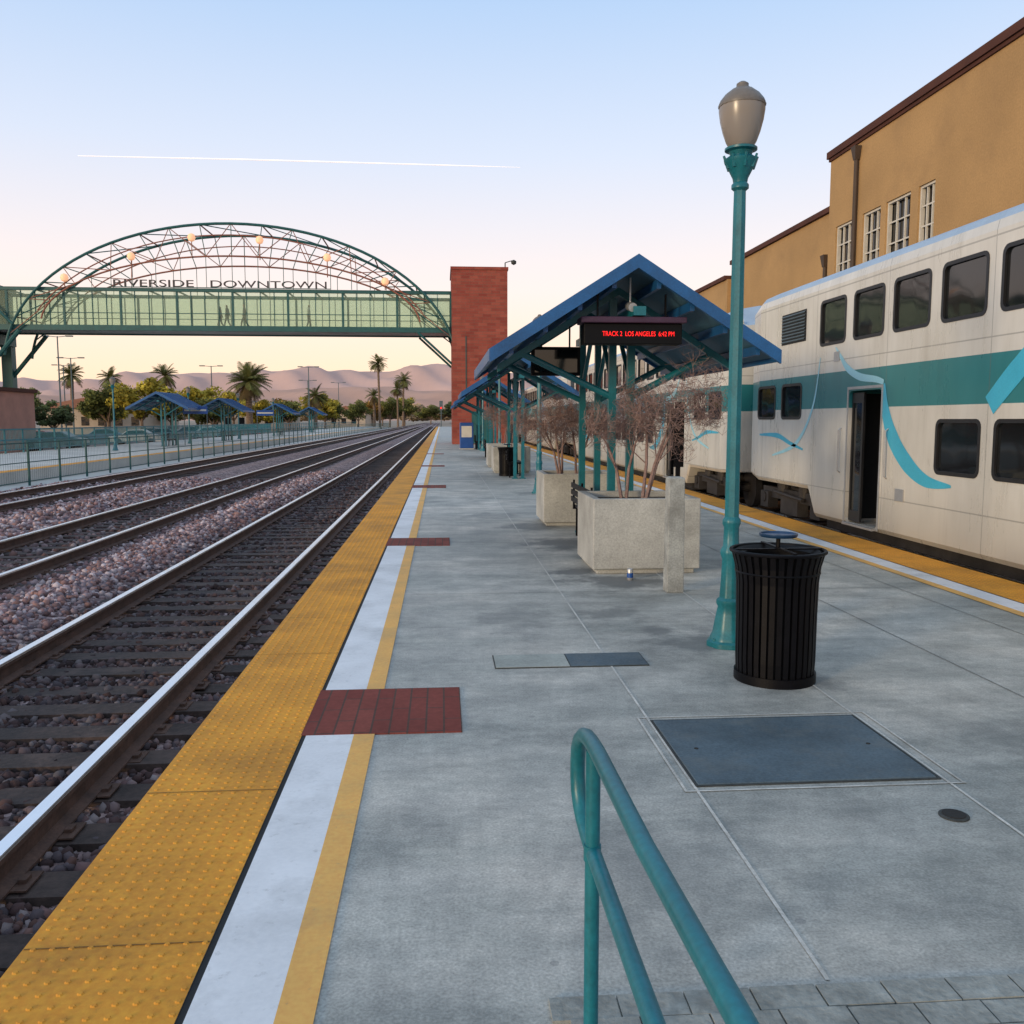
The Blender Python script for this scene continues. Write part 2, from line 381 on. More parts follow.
def track(cx,y0,y1,ntie,name='railway_track'):
    r=root(name)
    mb=MB()
    yy=math.ceil(y0/.5)*.5
    while yy<ntie:
        d=random.uniform(-.05,.05); e=random.uniform(-.015,.015); mb.box(cx-1.28+d,cx+1.28+d,yy-.115+e,yy+.115+e,-.5,-.366+random.uniform(-.014,.010)); yy+=.5
    mb.build('sleepers',M['tie'],r)
    a=MB(); h=MB(); pl=MB()
    for s in(-.7525,.7525):
        x=cx+s
        prof=[(x-.07,-.36),(x+.07,-.36),(x+.07,-.348),(x+.012,-.33),(x+.012,-.25),(x+.036,-.24),(x+.036,-.206),(x-.036,-.206),(x-.036,-.24),(x-.012,-.25),(x-.012,-.33),(x-.07,-.348)]
        a.ext(prof,y0,y1)
        h.ext([(x-.037,-.215),(x+.037,-.215),(x+.034,-.197),(x-.034,-.197)],y0,y1)
        yy=math.ceil(y0/.5)*.5
        while yy<35:
            pl.box(x-.14,x+.14,yy-.09,yy+.09,-.3615,-.3535)
            for q in(-.095,.095):
                pl.box(x+q-.018,x+q+.018,yy-.03,yy+.03,-.3535,-.335)
            yy+=.5
    a.build('rails',M['rust'],r); h.build('rail_heads',M['steel'],r); pl.build('tie_plates',M['rust'],r)
for c in TR: track(c,-2,700,260)
track(7.6,-15,300,60)

# ---------------------------------------------------------------- platform
XL,XR=-1.35,5.98
pf=root('station_platform')
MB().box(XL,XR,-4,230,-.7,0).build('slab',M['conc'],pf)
g=MB();w=MB();y_=MB();gp=MB();sm=MB();sd=MB();gg=MB()
holes=[(4.78,5.6),(12.15,12.95),(22.6,23.6),(33,34),(45,46)]
def strips(mb,x0,x1,z):
    last=-4
    for a,b in holes: mb.sheet(x0,x1,last,a,z); last=b
    mb.sheet(x0,x1,last,230,z)
strips(g,XL-.004,-.765,.008); strips(gp,-.765,-.742,.004); strips(w,-.742,-.487,.006); strips(y_,-.487,-.375,.006)
g.sheet(5.37,XR+.004,-4,230,.008); w.sheet(5.12,5.355,-4,230,.006); y_.sheet(5.01,5.12,-4,230,.006); gp.sheet(5.355,5.37,-4,230,.004)
dm=MB()
def domes(x0,y0,y1):
    y=y0; 
    while y<y1:
        for i in range(10):
            x=x0+.03+i*.06
            vs=[];
            for r,z in((.0115,.008),(.007,.0115)):
                for k in range(6): vs.append((x+r*math.cos(k*1.047),y+r*math.sin(k*1.047),z))
            dm.add(vs,[(k,(k+1)%6,6+(k+1)%6,6+k) for k in range(6)]+[tuple(range(6,12))])
        y+=.06
domes(-1.35,1.7,4.78);domes(-1.35,4.84,18); domes(5.38,6,16)
dm.build('tactile_domes',M['gold'],pf,recalc=False)
yy=1.62
while yy<60:
    if not any(a-.02<yy<b+.02 for a,b in holes): gg.sheet(XL,-.765,yy,yy+.005,.0105)
    gg.sheet(5.37,XR,yy,yy+.005,.0105); yy+=1.22
g.build('tactile_strip',M['gold'],pf); gp.build('strip_joints',M['gap'],pf); gg.build('tile_joints',M['goldgap'],pf); w.build('white_lines',M['white'],pf); y_.build('yellow_lines',M['yellow'],pf)
bp=MB()
for a,b in holes: bp.box(XL+.58,.10,a,b,-.02,.0075)
bp.build('brick_inlays',M['brickp'],pf)
g=MB()
for a,b in holes: g.sheet(XL-.004,XL+.58,a,b,.0079)
g.build('tactile_strip_b',M['gold'],pf)
for x in(1.16,2.37): sm.sheet(x-.007,x+.007,2.5,200,.0035)
for x in(3.56,4.6): sd.sheet(x-.004,x+.004,-3,200,.0035)
k=8.72
while k<120: sd.sheet(-.37,5.0,k-.004,k+.004,.0052); k+=3.66
sm.sheet(1.10,2.45,3.90,3.912,.0045); sm.sheet(1.10,2.45,4.93,4.942,.0045); sm.sheet(1.10,1.112,3.9,4.94,.0048); sm.sheet(2.43,2.442,3.9,4.94,.0048)
sm.build('light_joints',M['seam'],pf); sd.build('saw_joints',M['seamd'],pf)
cv=root('utility_cover')
MB().box(1.18,2.34,3.97,4.87,-.03,.009).build('lid',M['plate'],cv,bevel=.004)
mb=MB(); mb.box(1.165,1.177,3.955,4.885,-.03,.006).box(2.343,2.355,3.955,4.885,-.03,.006).box(1.177,2.343,3.955,3.967,-.03,.006).box(1.177,2.343,4.873,4.885,-.03,.006); mb.build('frame',M['iron'],cv)
mb=MB(); mb.cyl((1.3,4.42,.006),(1.3,4.42,.011),.012,n=12).cyl((2.22,4.42,.006),(2.22,4.42,.011),.012,n=12); mb.build('lift_holes',M['gap'],cv)
cv=root('utility_cover'); MB().box(.88,1.42,6.03,6.36,-.03,.009).build('lid',M['plate'],cv)
MB().box(.36,.872,6.03,6.36,-.03,.008).build('pale_lid',M['plate2'],cv)
mb=MB();mb.box(.352,.36,6.022,6.368,-.02,.006).box(.872,.88,6.03,6.36,-.02,.006).box(1.42,1.428,6.022,6.368,-.02,.006).box(.36,1.42,6.022,6.03,-.02,.006).box(.36,1.42,6.36,6.368,-.02,.006);mb.build('frame',M['iron'],cv)
cv=root('drain_cover'); MB().lathe(2.19,3.57,[(.062,-.01),(.062,.006),(.052,.009)],24).build('ring',M['iron'],cv)
MB().cyl((2.19,3.57,.004),(2.19,3.57,.012),.048,n=20).build('grate',M['gap'],cv)
rt=root('ramp_paving')
mb=MB(); random.seed(3)
for r_ in range(14):
    yb=2.47-.105*r_
    x=.30+(.05 if r_%2 else 0)
    while x<5.0:
        mb.box(x,x+.196,yb-.101+random.uniform(-.003,.003),yb+random.uniform(-.004,.004),-.02,.009+random.uniform(0,.004)); x+=.202
mb.build('tiles',mat('ramp_tile',(.27,.28,.26),.85,0,.3,4,.6,.008,35,grime=(.14,.15,.14),gf=.6,gs=3),rt)

# ---------------------------------------------------------------- handrail
hr=root('handrail'); mb=MB()
X=.365; r=.0200
path=[(X+.04,-.3,.9),(X+.035,.9,.9),(X+.01,1.6,.9),(X+.003,2.08,.904),(X,2.15,.903),(X-.002,2.20,.898),(X-.004,2.245,.885),(X-.006,2.282,.862),(X-.008,2.305,.83),(X-.008,2.315,.79),(X-.008,2.315,.75),(X-.007,2.308,.71),(X-.004,2.29,.675),(X,2.26,.648),(X+.003,2.21,.630),(X+.005,2.15,.622),(X+.006,2.08,.62),(X+.008,1.5,.62),(X+.01,-.3,.62)]
mb.tube(path,r,18)
mb.tube([(X+.004,2.14,0.01),(X+.004,2.14,.885)],r*.95,16).tube([(X+.02,.9,.01),(X+.02,.9,.885)],r*.95,16)
mb.cyl((X+.004,2.14,.60),(X+.004,2.14,.64),r*1.12,n=16)
mb.build('pipe',M['teal'],hr,True)
MB().cyl((X,2.14,0),(X,2.14,.02),.055,n=16).cyl((X+.02,.9,0),(X+.02,.9,.02),.055,n=16).build('base_flanges',M['teal'],hr)

# ---------------------------------------------------------------- lamp
M['cap']=mat('lamp_cap',(.14,.125,.11),.45,0,.1,5)
def lamp(x,y,name='street_lamp',h=1.0):
    L=root(name,(x,y,0))
    MB().lathe(0,0,[(.165,0),(.165,.035),(.145,.05),(.14,.075),(.125,.10),(.115,.16),(.10,.24),(.088,.30),(.10,.325),(.10,.35),(.078,.37),(.070,.50),(.064,.66),(.078,.70),(.078,.73),(.06,.76),(.056,.90),(.068,.93),(.068,.955),(.052,.98)],32,.035,8).build('base',M['teal'],L,True)
    MB().lathe(0,0,[(.052,.97),(.05,1.5),(.044,3.2),(.042,3.36)],24,.05,8).build('shaft',M['teal'],L,True)
    MB().lathe(0,0,[(.04,3.34),(.062,3.36),(.062,3.385),(.05,3.40),(.055,3.43),(.085,3.49),(.115,3.54),(.12,3.56),(.10,3.575),(.075,3.59),(.085,3.615),(.115,3.625),(.115,3.64),(.09,3.65)],24).build('capital',M['teal'],L,True)
    c=MB()
    for i in range(8):
        t=i*math.pi/4; c.cyl((.09*math.cos(t),.09*math.sin(t),3.50),(.125*math.cos(t),.125*math.sin(t),3.585),.014,.008,6)
    for i in range(4):
        t=i*math.pi/2+.4; c.cyl((.14*math.cos(t),.14*math.sin(t),.03),(.14*math.cos(t),.14*math.sin(t),.065),.014,.012,8)
    c.build('capital_leaves',M['teal'],L,True)
    MB().lathe(0,0,[(.085,3.645),(.105,3.68),(.130,3.75),(.150,3.83),(.160,3.90),(.160,3.93)],40,.014,20).build('globe',M['globe'],L,True)
    MB().lathe(0,0,[(.164,3.925),(.166,3.94),(.155,3.965),(.12,4.01),(.075,4.045),(.05,4.055),(.042,4.07),(.042,4.085),(.02,4.10)],40,.014,20).build('globe_cap',M['cap'],L,True)
    return L
for (x,y) in((2.16,6.55),(2.25,20.8),(2.25,35.2),(2.25,49.5)): lamp(x,y)

# ---------------------------------------------------------------- trash cans
def can(x,y):
    T=root('trash_can',(x,y,0))
    s=MB()
    prof=[(.245,.05),(.250,.15),(.252,.45),(.256,.66),(.268,.76),(.292,.85)]
    n=34
    for i in range(n):
        t=2*math.pi*i/n; ct,st=math.cos(t),math.sin(t); w_=.0165; d=.004
        vs=[]
        for r_,z in prof:
            for dr,dw in((-d,-w_),(d,-w_),(d,w_),(-d,w_)):
                vs.append(((r_+dr)*ct-dw*st,(r_+dr)*st+dw*ct,z))
        fs=[]
        for k in range(len(prof)-1):
            for q in range(4): fs.append((4*k+q,4*k+(q+1)%4,4*k+4+(q+1)%4,4*k+4+q))
        s.add(vs,fs)
    s.build('slats',M['black'],T)
    b=MB(); 
    b.lathe(0,0,[(.252,.0),(.262,.0),(.262,.06),(.252,.06),(.20,.055),(.2,.0)],40)
    b.build('base_ring',M['black'],T,True)
    def ring(rr,z,r0,name):
        q=MB(); pts=[(rr*math.cos(2*math.pi*i/40),rr*math.sin(2*math.pi*i/40),z) for i in range(41)]
        q.tube(pts,r0,8); q.build(name,M['black'],T,True)
    ring(.297,.855,.013,'rim'); ring(.264,.72,.008,'band')
    MB().lathe(0,0,[(.225,.04),(.232,.83),(.262,.845),(.268,.855),(.258,.86),(.21,.835),(.205,.10)],40).build('liner',M['blackplastic'],T,True)
    a=MB(); a.box(-.29,.29,-.012,.012,.858,.868).box(-.012,.012,-.29,.29,.869,.876); a.cyl((0,0,.86),(0,0,.955),.014,n=10); a.build('ash_tray_stand',M['black'],T)
    MB().lathe(0,0,[(.03,.935),(.115,.945),(.122,.955),(.122,.968),(.114,.968),(.110,.958),(.01,.954)],32).build('ash_tray',mat('steel_blue_tray',(.015,.05,.12),.3,.3,.1,5),T,True)
    return T
can(2.18,5.66); can(2.0,27.5)

# ---------------------------------------------------------------- planters & bare trees
def planter(x,y,wd=1.2,dp=1.15,h=.84):
    P=root('planter',(x,y,0)); a=wd/2;b=dp/2;o=MB()
    def rg(sx,sy,z): return [(-sx,-sy,z),(sx,-sy,z),(sx,sy,z),(-sx,sy,z)]
    vs=rg(a-.05,b-.05,0)+rg(a-.05,b-.05,.05)+rg(a,b,.06)+rg(a,b,h)+rg(a-.09,b-.09,h)+rg(a-.09,b-.09,h-.1)
    fs=[]
    for k in range(5):
        for i in range(4): fs.append((4*k+i,4*k+(i+1)%4,4*k+4+(i+1)%4,4*k+4+i))
    fs.append((20,21,22,23)); fs.append((3,2,1,0)); o.add(vs,fs); o.build('box',M['pcon'],P,bevel=.012)
    MB().sheet(-a+.09,a-.09,-b+.09,b-.09,h-.07).build('soil',M['soil'],P)
def baretree(x,y,z0,zc,rad,seed,lean=0,nst=4,name='bare_tree'):
    rd=random.Random(seed); T=root(name,(x,y,z0)); mb=MB(); H=zc-z0
    c=Vector((lean,0,H))
    def grow(p,d,L,r,lv):
        q=p+d*L; mb.cyl(p,q,r,r*.75,5 if lv<=2 else 3,False)
        if lv>=7: return
        nb=(0,3,3,3,3,3,3)[lv] if lv<7 else 0
        for i in range(nb):
            nd=(d*.8+Vector((rd.gauss(0,.6),rd.gauss(0,.6),rd.gauss(0,.5)))).normalized()
            out=(q-c)
            if out.length>rad*.85: nd=(nd-out.normalized()*(1.3*(out.length/rad-.5))).normalized()
            elif lv<4: nd=(nd+out.normalized()*.4).normalized()
            grow(q,nd,L*rd.uniform(.72,.99),max(r*.62,.0019),lv+1)
    for s in range(nst):
        a=s*6.28/nst+rd.random(); p=Vector((.03*math.cos(a),.03*math.sin(a),0))
        k1=p+Vector((.05*math.cos(a)+lean*.3,.05*math.sin(a),H*.35)); k2=k1+Vector((.10*math.cos(a)+lean*.3,.10*math.sin(a),H*.28))
        mb.tube([p,k1,k2],[.022,.018,.015],6)
        grow(k2,Vector((.55*math.cos(a),.55*math.sin(a),.8)).normalized(),rad*.33,.010,1)
        grow(k1,Vector((.75*math.cos(a+.8),.75*math.sin(a+.8),.7)).normalized(),rad*.38,.008,2)
    mb.build('branches',M['bark'],T,False,recalc=False)
planter(2.25,10.28); planter(2.22,14.85); planter(2.25,29.5); planter(2.25,33)
baretree(2.35,10.3,.76,1.98,.66,5,.28,3)
baretree(2.15,10.5,.76,1.80,.45,25,-.05,2)
baretree(2.25,14.85,.76,1.95,.70,9,.1,3)
baretree(1.95,14.7,.76,1.95,.66,19,-.12,3)
baretree(2.25,29.5,.76,2.0,.7,11,0,2); baretree(2.25,33,.76,2.0,.7,12,0,2)
bo=root('concrete_bollard',(2.29,8.7,0))
MB().add([(-.085,-.085,0),(.085,-.085,0),(.085,.085,0),(-.085,.085,0),(-.078,-.078,1.13),(.078,-.078,1.13),(.078,.078,1.13),(-.078,.078,1.13),(-.06,-.06,1.145),(.06,-.06,1.145),(.06,.06,1.145),(-.06,.06,1.145)],
 [(3,2,1,0)]+[(4*k+i,4*k+(i+1)%4,4*k+4+(i+1)%4,4*k+4+i) for k in range(2) for i in range(4)]+[(8,9,10,11)]).build('shaft',M['bollard'],bo,bevel=.008)
cu=root('drink_can',(1.99,9.35,0)); MB().lathe(0,0,[(.026,0),(.033,.01),(.033,.11),(.026,.125),(.024,.122)],16).build('shell',M['silver'],cu,True); MB().lathe(0,0,[(.0335,.03),(.0335,.08)],16).build('label',M['bluebox'],cu,True)
ip=root('platform_sign_post',(2.92,10.98,0)); MB().box(-.025,.025,-.025,.025,0,1.9).build('post',M['black'],ip); MB().box(-.06,.06,-.040,-.026,1.12,1.92).build('panel',M['black'],ip)

# ---------------------------------------------------------------- shelters
def shelter(cx,ys,L,half=1.60,ze=2.46,zp=3.47,sign=True,bench=True):
    S=root('platform_shelter')
    sl=(zp-ze)/half
    def zz(x): return zp-abs(x-cx)*sl
    def chev(hw,top,th): return [(cx-hw,zp-hw*sl+top),(cx,zp+top),(cx+hw,zp-hw*sl+top),(cx+hw,zp-hw*sl+top-th),(cx,zp+top-th),(cx-hw,zp-hw*sl+top-th)]
    def chev2(mb,hw,top,th,a,b):
        p=chev(hw,top,th); 
        mb.ext([p[0],p[1],p[4],p[5]],a,b); mb.ext([p[1],p[2],p[3],p[4]],a,b)
    ye=ys+L
    mb=MB(); chev2(mb,half,0,.05,ys+.01,ye-.01); mb.build('roof_deck',M['blue'],S)
    mb=MB(); chev2(mb,half-.01,-.052,.012,ys+.02,ye-.02); mb.build('soffit',M['under'],S)
    mb=MB(); chev2(mb,half+.03,.035,.15,ys-.045,ys+.008); chev2(mb,half+.03,.035,.15,ye-.008,ye+.045)
    for s in(-1,1):
        x=cx+s*half; z=ze
        mb.box(min(x,x+s*.035),max(x,x+s*.035),ys+.008,ye-.008,z-.11,z+.02)
    mb.build('fascia',M['blue'],S)
    mb=MB(); n=int(L/.42)
    for i in range(n+1):
        y=ys+.05+(L-.12)*i/n
        chev2(mb,half-.01,.03,.029,y,y+.02)
    mb.build('standing_seams',M['blue'],S)
    mb=MB()
    for i in range(4):
        for s in(-1,1):
            x=cx+s*(.25+i*.38); z=zz(x)-.066
            mb.box(x-.025,x+.025,ys+.05,ye-.05,z-.10,z-.0)
    mb.build('purlins',M['blue'],S)
    mb=MB(); tr=MB(); ft=MB()
    for y in(ys+1.1,ye-1.1):
        chev2(mb,half-.12,-.168,.09,y-.04,y+.04)
        for s in(-1,1):
            x=cx+.05+s*.115
            tr.box(x-.045,x+.045,y-.045,y+.045,0.02,zz(x)-.26)
            ft.box(x-.085,x+.085,y-.085,y+.085,0,.03)
            tr.cyl((x,y,1.98),(cx+s*1.18,y,zz(cx+s*1.18)-.22),.042,n=10)
            yo=.8 if y<ys+L/2 else -.8
            tr.cyl((x,y,2.15),(x,y+yo,2.85),.03,n=10)
    tr.box(cx-.02,cx+.12,ys+.1,ye-.1,2.86,2.96)
    mb.build('rafters',M['teal'],S); tr.build('frame',M['teal'],S); ft.build('base_plates',M['teal'],S)
    if sign:
        D=root('departure_board')
        MB().box(cx-.56,cx+.56,ys+.20,ys+.42,2.55,2.78).build('housing',M['blackplastic'],D,bevel=.01)
        MB().box(cx-.60,cx+.60,ys+.14,ys+.48,2.783,2.85).build('hood',mat('sign_hood',(.05,.02,.05),.6),D,bevel=.01)
        mb=MB(); mb.box(cx-.40,cx-.38,ys+.3,ys+.32,2.85,3.12).box(cx+.38,cx+.40,ys+.3,ys+.32,2.85,3.12); mb.build('hangers',M['black'],D)
        textmesh('led_text','TRACK 2  LOS ANGELES  6:42 PM',M['led'],D,.075,.001,.82,Matrix.Translation((cx+.06,ys+.195,2.64))@Matrix.Rotation(R(90),4,'X'))
        D=root('platform_monitor')
        MB().box(cx-1.02,cx-.40,ys+1.5,ys+1.62,2.26,2.62).build('housing',M['blackplastic'],D,bevel=.01)
        MB().box(cx-.98,cx-.44,ys+1.494,ys+1.498,2.30,2.58).build('screen',M['glass'],D)
        mb=MB(); mb.box(cx-.9,cx-.88,ys+1.55,ys+1.57,2.62,2.8).box(cx-.54,cx-.52,ys+1.55,ys+1.57,2.62,3.0); mb.build('hangers',M['black'],D)
        D=root('security_camera'); MB().cyl((cx-.02,ys+.35,2.99),(cx-.02,ys+.14,2.95),.05,n=12).build('body',M['silver'],D,True); MB().cyl((cx-.02,ys+.3,3.02),(cx-.02,ys+.3,3.3),.012,n=8).build('arm',M['silver'],D)
    if bench:
        # bench sits between the columns, seat facing the far (east) track, armrest end seen beside the planter
        B=root('platform_bench')
        y0,y1=ys+1.5,ye-1.4; s=MB(); c=cx-.20
        for i in range(5): s.box(c-.02+i*.09,c+.05+i*.09,y0,y1,.43,.46)
        for i in range(3): s.box(c-.07,c-.045,y0,y1,.52+i*.1,.59+i*.1)
        s.build('slats',M['black'],B)
        s=MB()
        for y in(y0+.02,(y0+y1)/2,y1-.06):
            s.box(c-.045,c-.02,y,y+.04,.40,.83).box(c-.02,c+.43,y,y+.04,.40,.43).box(c,c+.04,y,y+.04,0,.40).box(c+.37,c+.41,y,y+.04,0,.40)
        s.build('legs',M['black'],B)
shelter(2.16,9.95,4.55)
shelter(2.18,25,4.55,sign=False); shelter(2.18,38.5,4.55,sign=False); shelter(2.18,50.5,4.55,sign=False)
for y in(59,75,100,125): shelter(-18,y,4.55,half=1.9,sign=False)
def kiosk(x,y,name,w=.4,h=1.55):
    tm=root(name,(x,y,0)); MB().box(-w,w,-.3,.3,.05,h).build('cabinet',M['bluebox'],tm,bevel=.03); MB().box(-w+.1,w-.1,-.312,-.302,h*.45,h*.87).build('panel',M['wframe'],tm); MB().box(-w-.03,w+.03,-.33,.33,0,.048).build('plinth',M['lconc'],tm)
kiosk(1.45,53,'ticket_machine')
def sign(x,y,h,w,hh,m):
    P=root('station_sign',(x,y,0)); mb=MB(); mb.cyl((-w/2+.05,0,0),(-w/2+.05,0,h),.03,n=8).cyl((w/2-.05,0,0),(w/2-.05,0,h),.03,n=8); mb.build('posts',M['fence'],P)
    MB().box(-w/2,w/2,-.05,-.032,h-hh,h).build('panel',m,P); MB().box(-w/2+.08,w/2-.08,-.054,-.051,h-hh*.62,h-hh*.38).build('legend',M['wframe'],P)
sign(3.6,46,2.3,.7,.6,M['bluebox']); sign(-16.4,62,2.6,1.6,.5,M['bluebox']); sign(-16.4,86,2.6,1.6,.5,M['bluebox'])

# ---------------------------------------------------------------- train
def car_data():
    d={}
    st=[(-12.95,.18,.60,.40),(-12.1,0,.55,0),(-9.65,0,.55,0),(-9.35,0,.12,0),(9.35,0,.12,0),(9.65,0,.55,0),(12.1,0,.55,0),(12.95,.18,.60,.40)]
    mb=MB(); vs=[];k=0
    for y,ins,zb,dr in st:
        h=[(-1.46+ins,zb),(-1.5+ins,zb+.06),(-1.5+ins,3.78),(-1.475+ins,3.89-dr*.6),(-1.40+ins,3.98-dr*.8),(-1.15+ins,4.09-dr),(-.7,4.17-dr),(0,4.20-dr)]
        full=h+[(-x,z) for x,z in h[-2::-1]]; k=len(full)
        vs+=[(x,y,z) for x,z in full]
    fs=[]
    for s in range(len(st)-1):
        for i in range(k): fs.append((s*k+i,s*k+(i+1)%k,(s+1)*k+(i+1)%k,(s+1)*k+i))
    fs+=[tuple(range(k)),tuple(range(len(st)*k-1,(len(st)-1)*k-1,-1))]
    mb.add(vs,fs); body=mb.build('body',M['body'],None)
    cen=[s*(.59+1.185*i) for i in range(8) for s in(-1,1)]
    low=[c for c in cen if abs(c)<5.6]
    up=[(c-.46,c+.46,2.88,3.58) for c in cen]; lo=[(c-.46,c+.46,1.04,1.70) for c in low]
    mid=[(s*a-.45,s*a+.45,1.72,2.32) for a in(11.68,10.48) for s in(-1,1)]
    wins=up+lo+mid
    def rr(y0,y1,z0,z1,r,n=4):
        o=[]
        for cy,cz,a0 in((y1-r,z1-r,0),(y0+r,z1-r,90),(y0+r,z0+r,180),(y1-r,z0+r,270)):
            for i in range(n+1):
                a=R(a0+90*i/n); o.append((cy+r*math.cos(a),cz+r*math.sin(a)))
        return o
    def plate(mb,x0,x1,pts):
        n=len(pts); mb.add([(x0,y,z) for y,z in pts]+[(x1,y,z) for y,z in pts],[tuple(range(n)),tuple(range(2*n-1,n-1,-1))]+[(i,n+i,n+(i+1)%n,(i+1)%n) for i in range(n)])
    cut=MB(); 
    for w_ in wins:
        for s in(-1,1): plate(cut,s*1.6,s*1.465,rr(*w_,.09))
    doors=[(7.22,8.22),(-8.22,-7.22)]
    for a,b in doors:
        for s in(-1,1): plate(cut,s*1.6,s*1.0,rr(a,b,.17,2.13,.07))
    c=cut.build('cutter',None); 
    md=body.modifiers.new('b','BOOLEAN'); md.object=c; md.operation='DIFFERENCE'; md.solver='EXACT'
    bpy.context.view_layer.update()
    me=bpy.data.meshes.new_from_object(body.evaluated_get(bpy.context.evaluated_depsgraph_get()))
    bpy.data.objects.remove(body); bpy.data.objects.remove(c)
    me.materials.append(M['roof']) if len(me.materials)==1 else None
    for p in me.polygons:
        if p.center.z>3.85 and abs(p.center.x)<1.47: p.material_index=1
    d['body']=me
    def dat(mb,name,m,smooth=False):
        o=mb.build(name,m,None,smooth); q=o.data; bpy.data.objects.remove(o); d[name]=q
    gl=MB(); fr=MB()
    for w_ in wins:
        y0,y1,z0,z1=w_
        for s in(-1,1):
            plate(gl,s*1.468,s*1.475,rr(y0+.01,y1-.01,z0+.01,z1-.01,.085))
            o=rr(y0-.012,y1+.012,z0-.012,z1+.012,.10); i_=rr(y0+.035,y1-.035,z0+.035,z1-.035,.065); n=len(o)
            fr.add([(s*1.507,y,z) for y,z in o]+[(s*1.507,y,z) for y,z in i_]+[(s*1.499,y,z) for y,z in o]+[(s*1.478,y,z) for y,z in i_],
              [(k,(k+1)%n,n+(k+1)%n,n+k) for k in range(n)]+[(k,2*n+k,2*n+(k+1)%n,(k+1)%n) for k in range(n)]+[(n+k,n+(k+1)%n,3*n+(k+1)%n,3*n+k) for k in range(n)])
    dat(gl,'window_glass',M['glass']); dat(fr,'window_gaskets',M['rubber'])
    dl=MB(); dg=MB(); din=MB(); ste=MB()
    for a,b in doors:
        for s in(-1,1):
            x1,x2=s*1.003,s*1.01
            din.box(min(x1,x2),max(x1,x2),a+.005,b-.005,.175,2.125)
            for q in(a+.003,b-.009): din.box(min(s*1.01,s*1.44),max(s*1.01,s*1.44),q,q+.006,.2,2.1)
            x1,x2=s*1.42,s*1.455
            dl.box(min(x1,x2),max(x1,x2),a+.62,a+.67,.19,2.1); dl.box(min(x1,x2),max(x1,x2),b-.05,b-.012,.19,2.1)
            dl.box(min(x1,x2),max(x1,x2),a+.67,b-.05,.19,.35); dl.box(min(x1,x2),max(x1,x2),a+.67,b-.05,1.95,2.1)
            dg.box(min(s*1.43,s*1.44),max(s*1.43,s*1.44),a+.67,b-.05,.35,1.95)
            ste.box(min(s*1.47,s*1.56),max(s*1.47,s*1.56),a+.02,b-.02,.135,.165)
            for q0,q1,r0,r1 in((a-.05,a-.012,.14,2.19),(b+.012,b+.05,.14,2.19),(a-.012,b+.012,2.15,2.19)):
                ste.box(min(s*1.5015,s*1.512),max(s*1.5015,s*1.512),q0,q1,r0,r1)
    dat(dl,'door_leaf',M['rubber']); dat(dg,'door_glass',M['glass']); dat(din,'vestibule',M['dark']); dat(ste,'door_frame',M['silver'])
    lv=MB(); lf=MB()
    for s in(-1,1):
        for e in(-1,1):
            y0,y1=sorted((e*9.92,e*11.0)); 
            lf.box(min(s*1.5015,s*1.506),max(s*1.5015,s*1.506),y0,y1,3.02,3.55)
            for i in range(9):
                z=3.05+i*.055; lv.add([(s*1.507,y0+.03,z),(s*1.507,y1-.03,z),(s*1.530,y1-.03,z+.01),(s*1.530,y0+.03,z+.01),(s*1.507,y0+.03,z+.035),(s*1.507,y1-.03,z+.035)],[(0,1,2,3),(3,2,5,4)])
    dat(lf,'louvre_back',M['dark']); dat(lv,'louvre_blades',M['fence'])
    tk=MB(); wh=MB()
    for e in(-1,1):
        yc=e*10.95
        for s in(-1,1):
            tk.box(min(s*1.15,s*1.25),max(s*1.15,s*1.25),yc-1.45,yc+1.45,.22,.42)
            tk.box(min(s*1.1,s*1.3),max(s*1.1,s*1.3),yc-.4,yc+.4,-.02,.30)
            for q in(-1.2,1.2): tk.box(min(s*1.12,s*1.32),max(s*1.12,s*1.32),yc+q-.2,yc+q+.2,.02,.33)
            for q in(-.5,.5): tk.cyl((s*1.2,yc+q,.30),(s*1.2,yc+q,.58),.12,n=12)
            tk.cyl((s*1.33,yc-.7,.30),(s*1.33,yc+.6,.36),.035,n=8)
            for q in(-1.2,1.2):
                wh.cyl((s*.68,yc+q,.22),(s*.82,yc+q,.22),.43,n=28)
                tk.cyl((s*.82,yc+q,.22),(s*1.34,yc+q,.22),.10,n=14)
        tk.box(-1.1,1.1,yc-.35,yc+.35,.1,.45)
        tk.box(-.25,.25,min(e*12.3,e*13.2),max(e*12.3,e*13.2),.25,.5)
        y0,y1=sorted((e*12.951,e*13.27)); tk.box(-.75,.75,y0,y1,.7,3.2)
    tk.box(-1.3,1.3,-9.3,9.3,-.05,.115)
    dat(tk,'bogies',M['truck']); dat(wh,'wheels',M['truck'],True)
    def ribbon(pts,ws):
        pts=[Vector((0,a,b)) for a,b in pts]; 
        out=[];wo=[]
        for i in range(len(pts)-1):
            p0=pts[max(i-1,0)];p1=pts[i];p2=pts[i+1];p3=pts[min(i+2,len(pts)-1)]
            for k in range(8):
                t=k/8; out.append(.5*((2*p1)+(p2-p0)*t+(2*p0-5*p1+4*p2-p3)*t*t+(3*p1-p0-3*p2+p3)*t**3)); wo.append(ws[i]*(1-t)+ws[i+1]*t)
        out.append(pts[-1]); wo.append(ws[-1]); m_=MB()
        vs=[]
        for i,p in enumerate(out):
            d_=(out[min(i+1,len(out)-1)]-out[max(i-1,0)]).normalized(); nn=Vector((0,-d_.z,d_.y))
            for q in(-1,1):
                v=p+nn*q*wo[i]/2; vs.append((-1.5045,v.y,v.z))
        m_.add(vs,[(2*i,2*i+1,2*i+3,2*i+2) for i in range(len(out)-1)]); return m_
    rb=MB(); ra=MB()
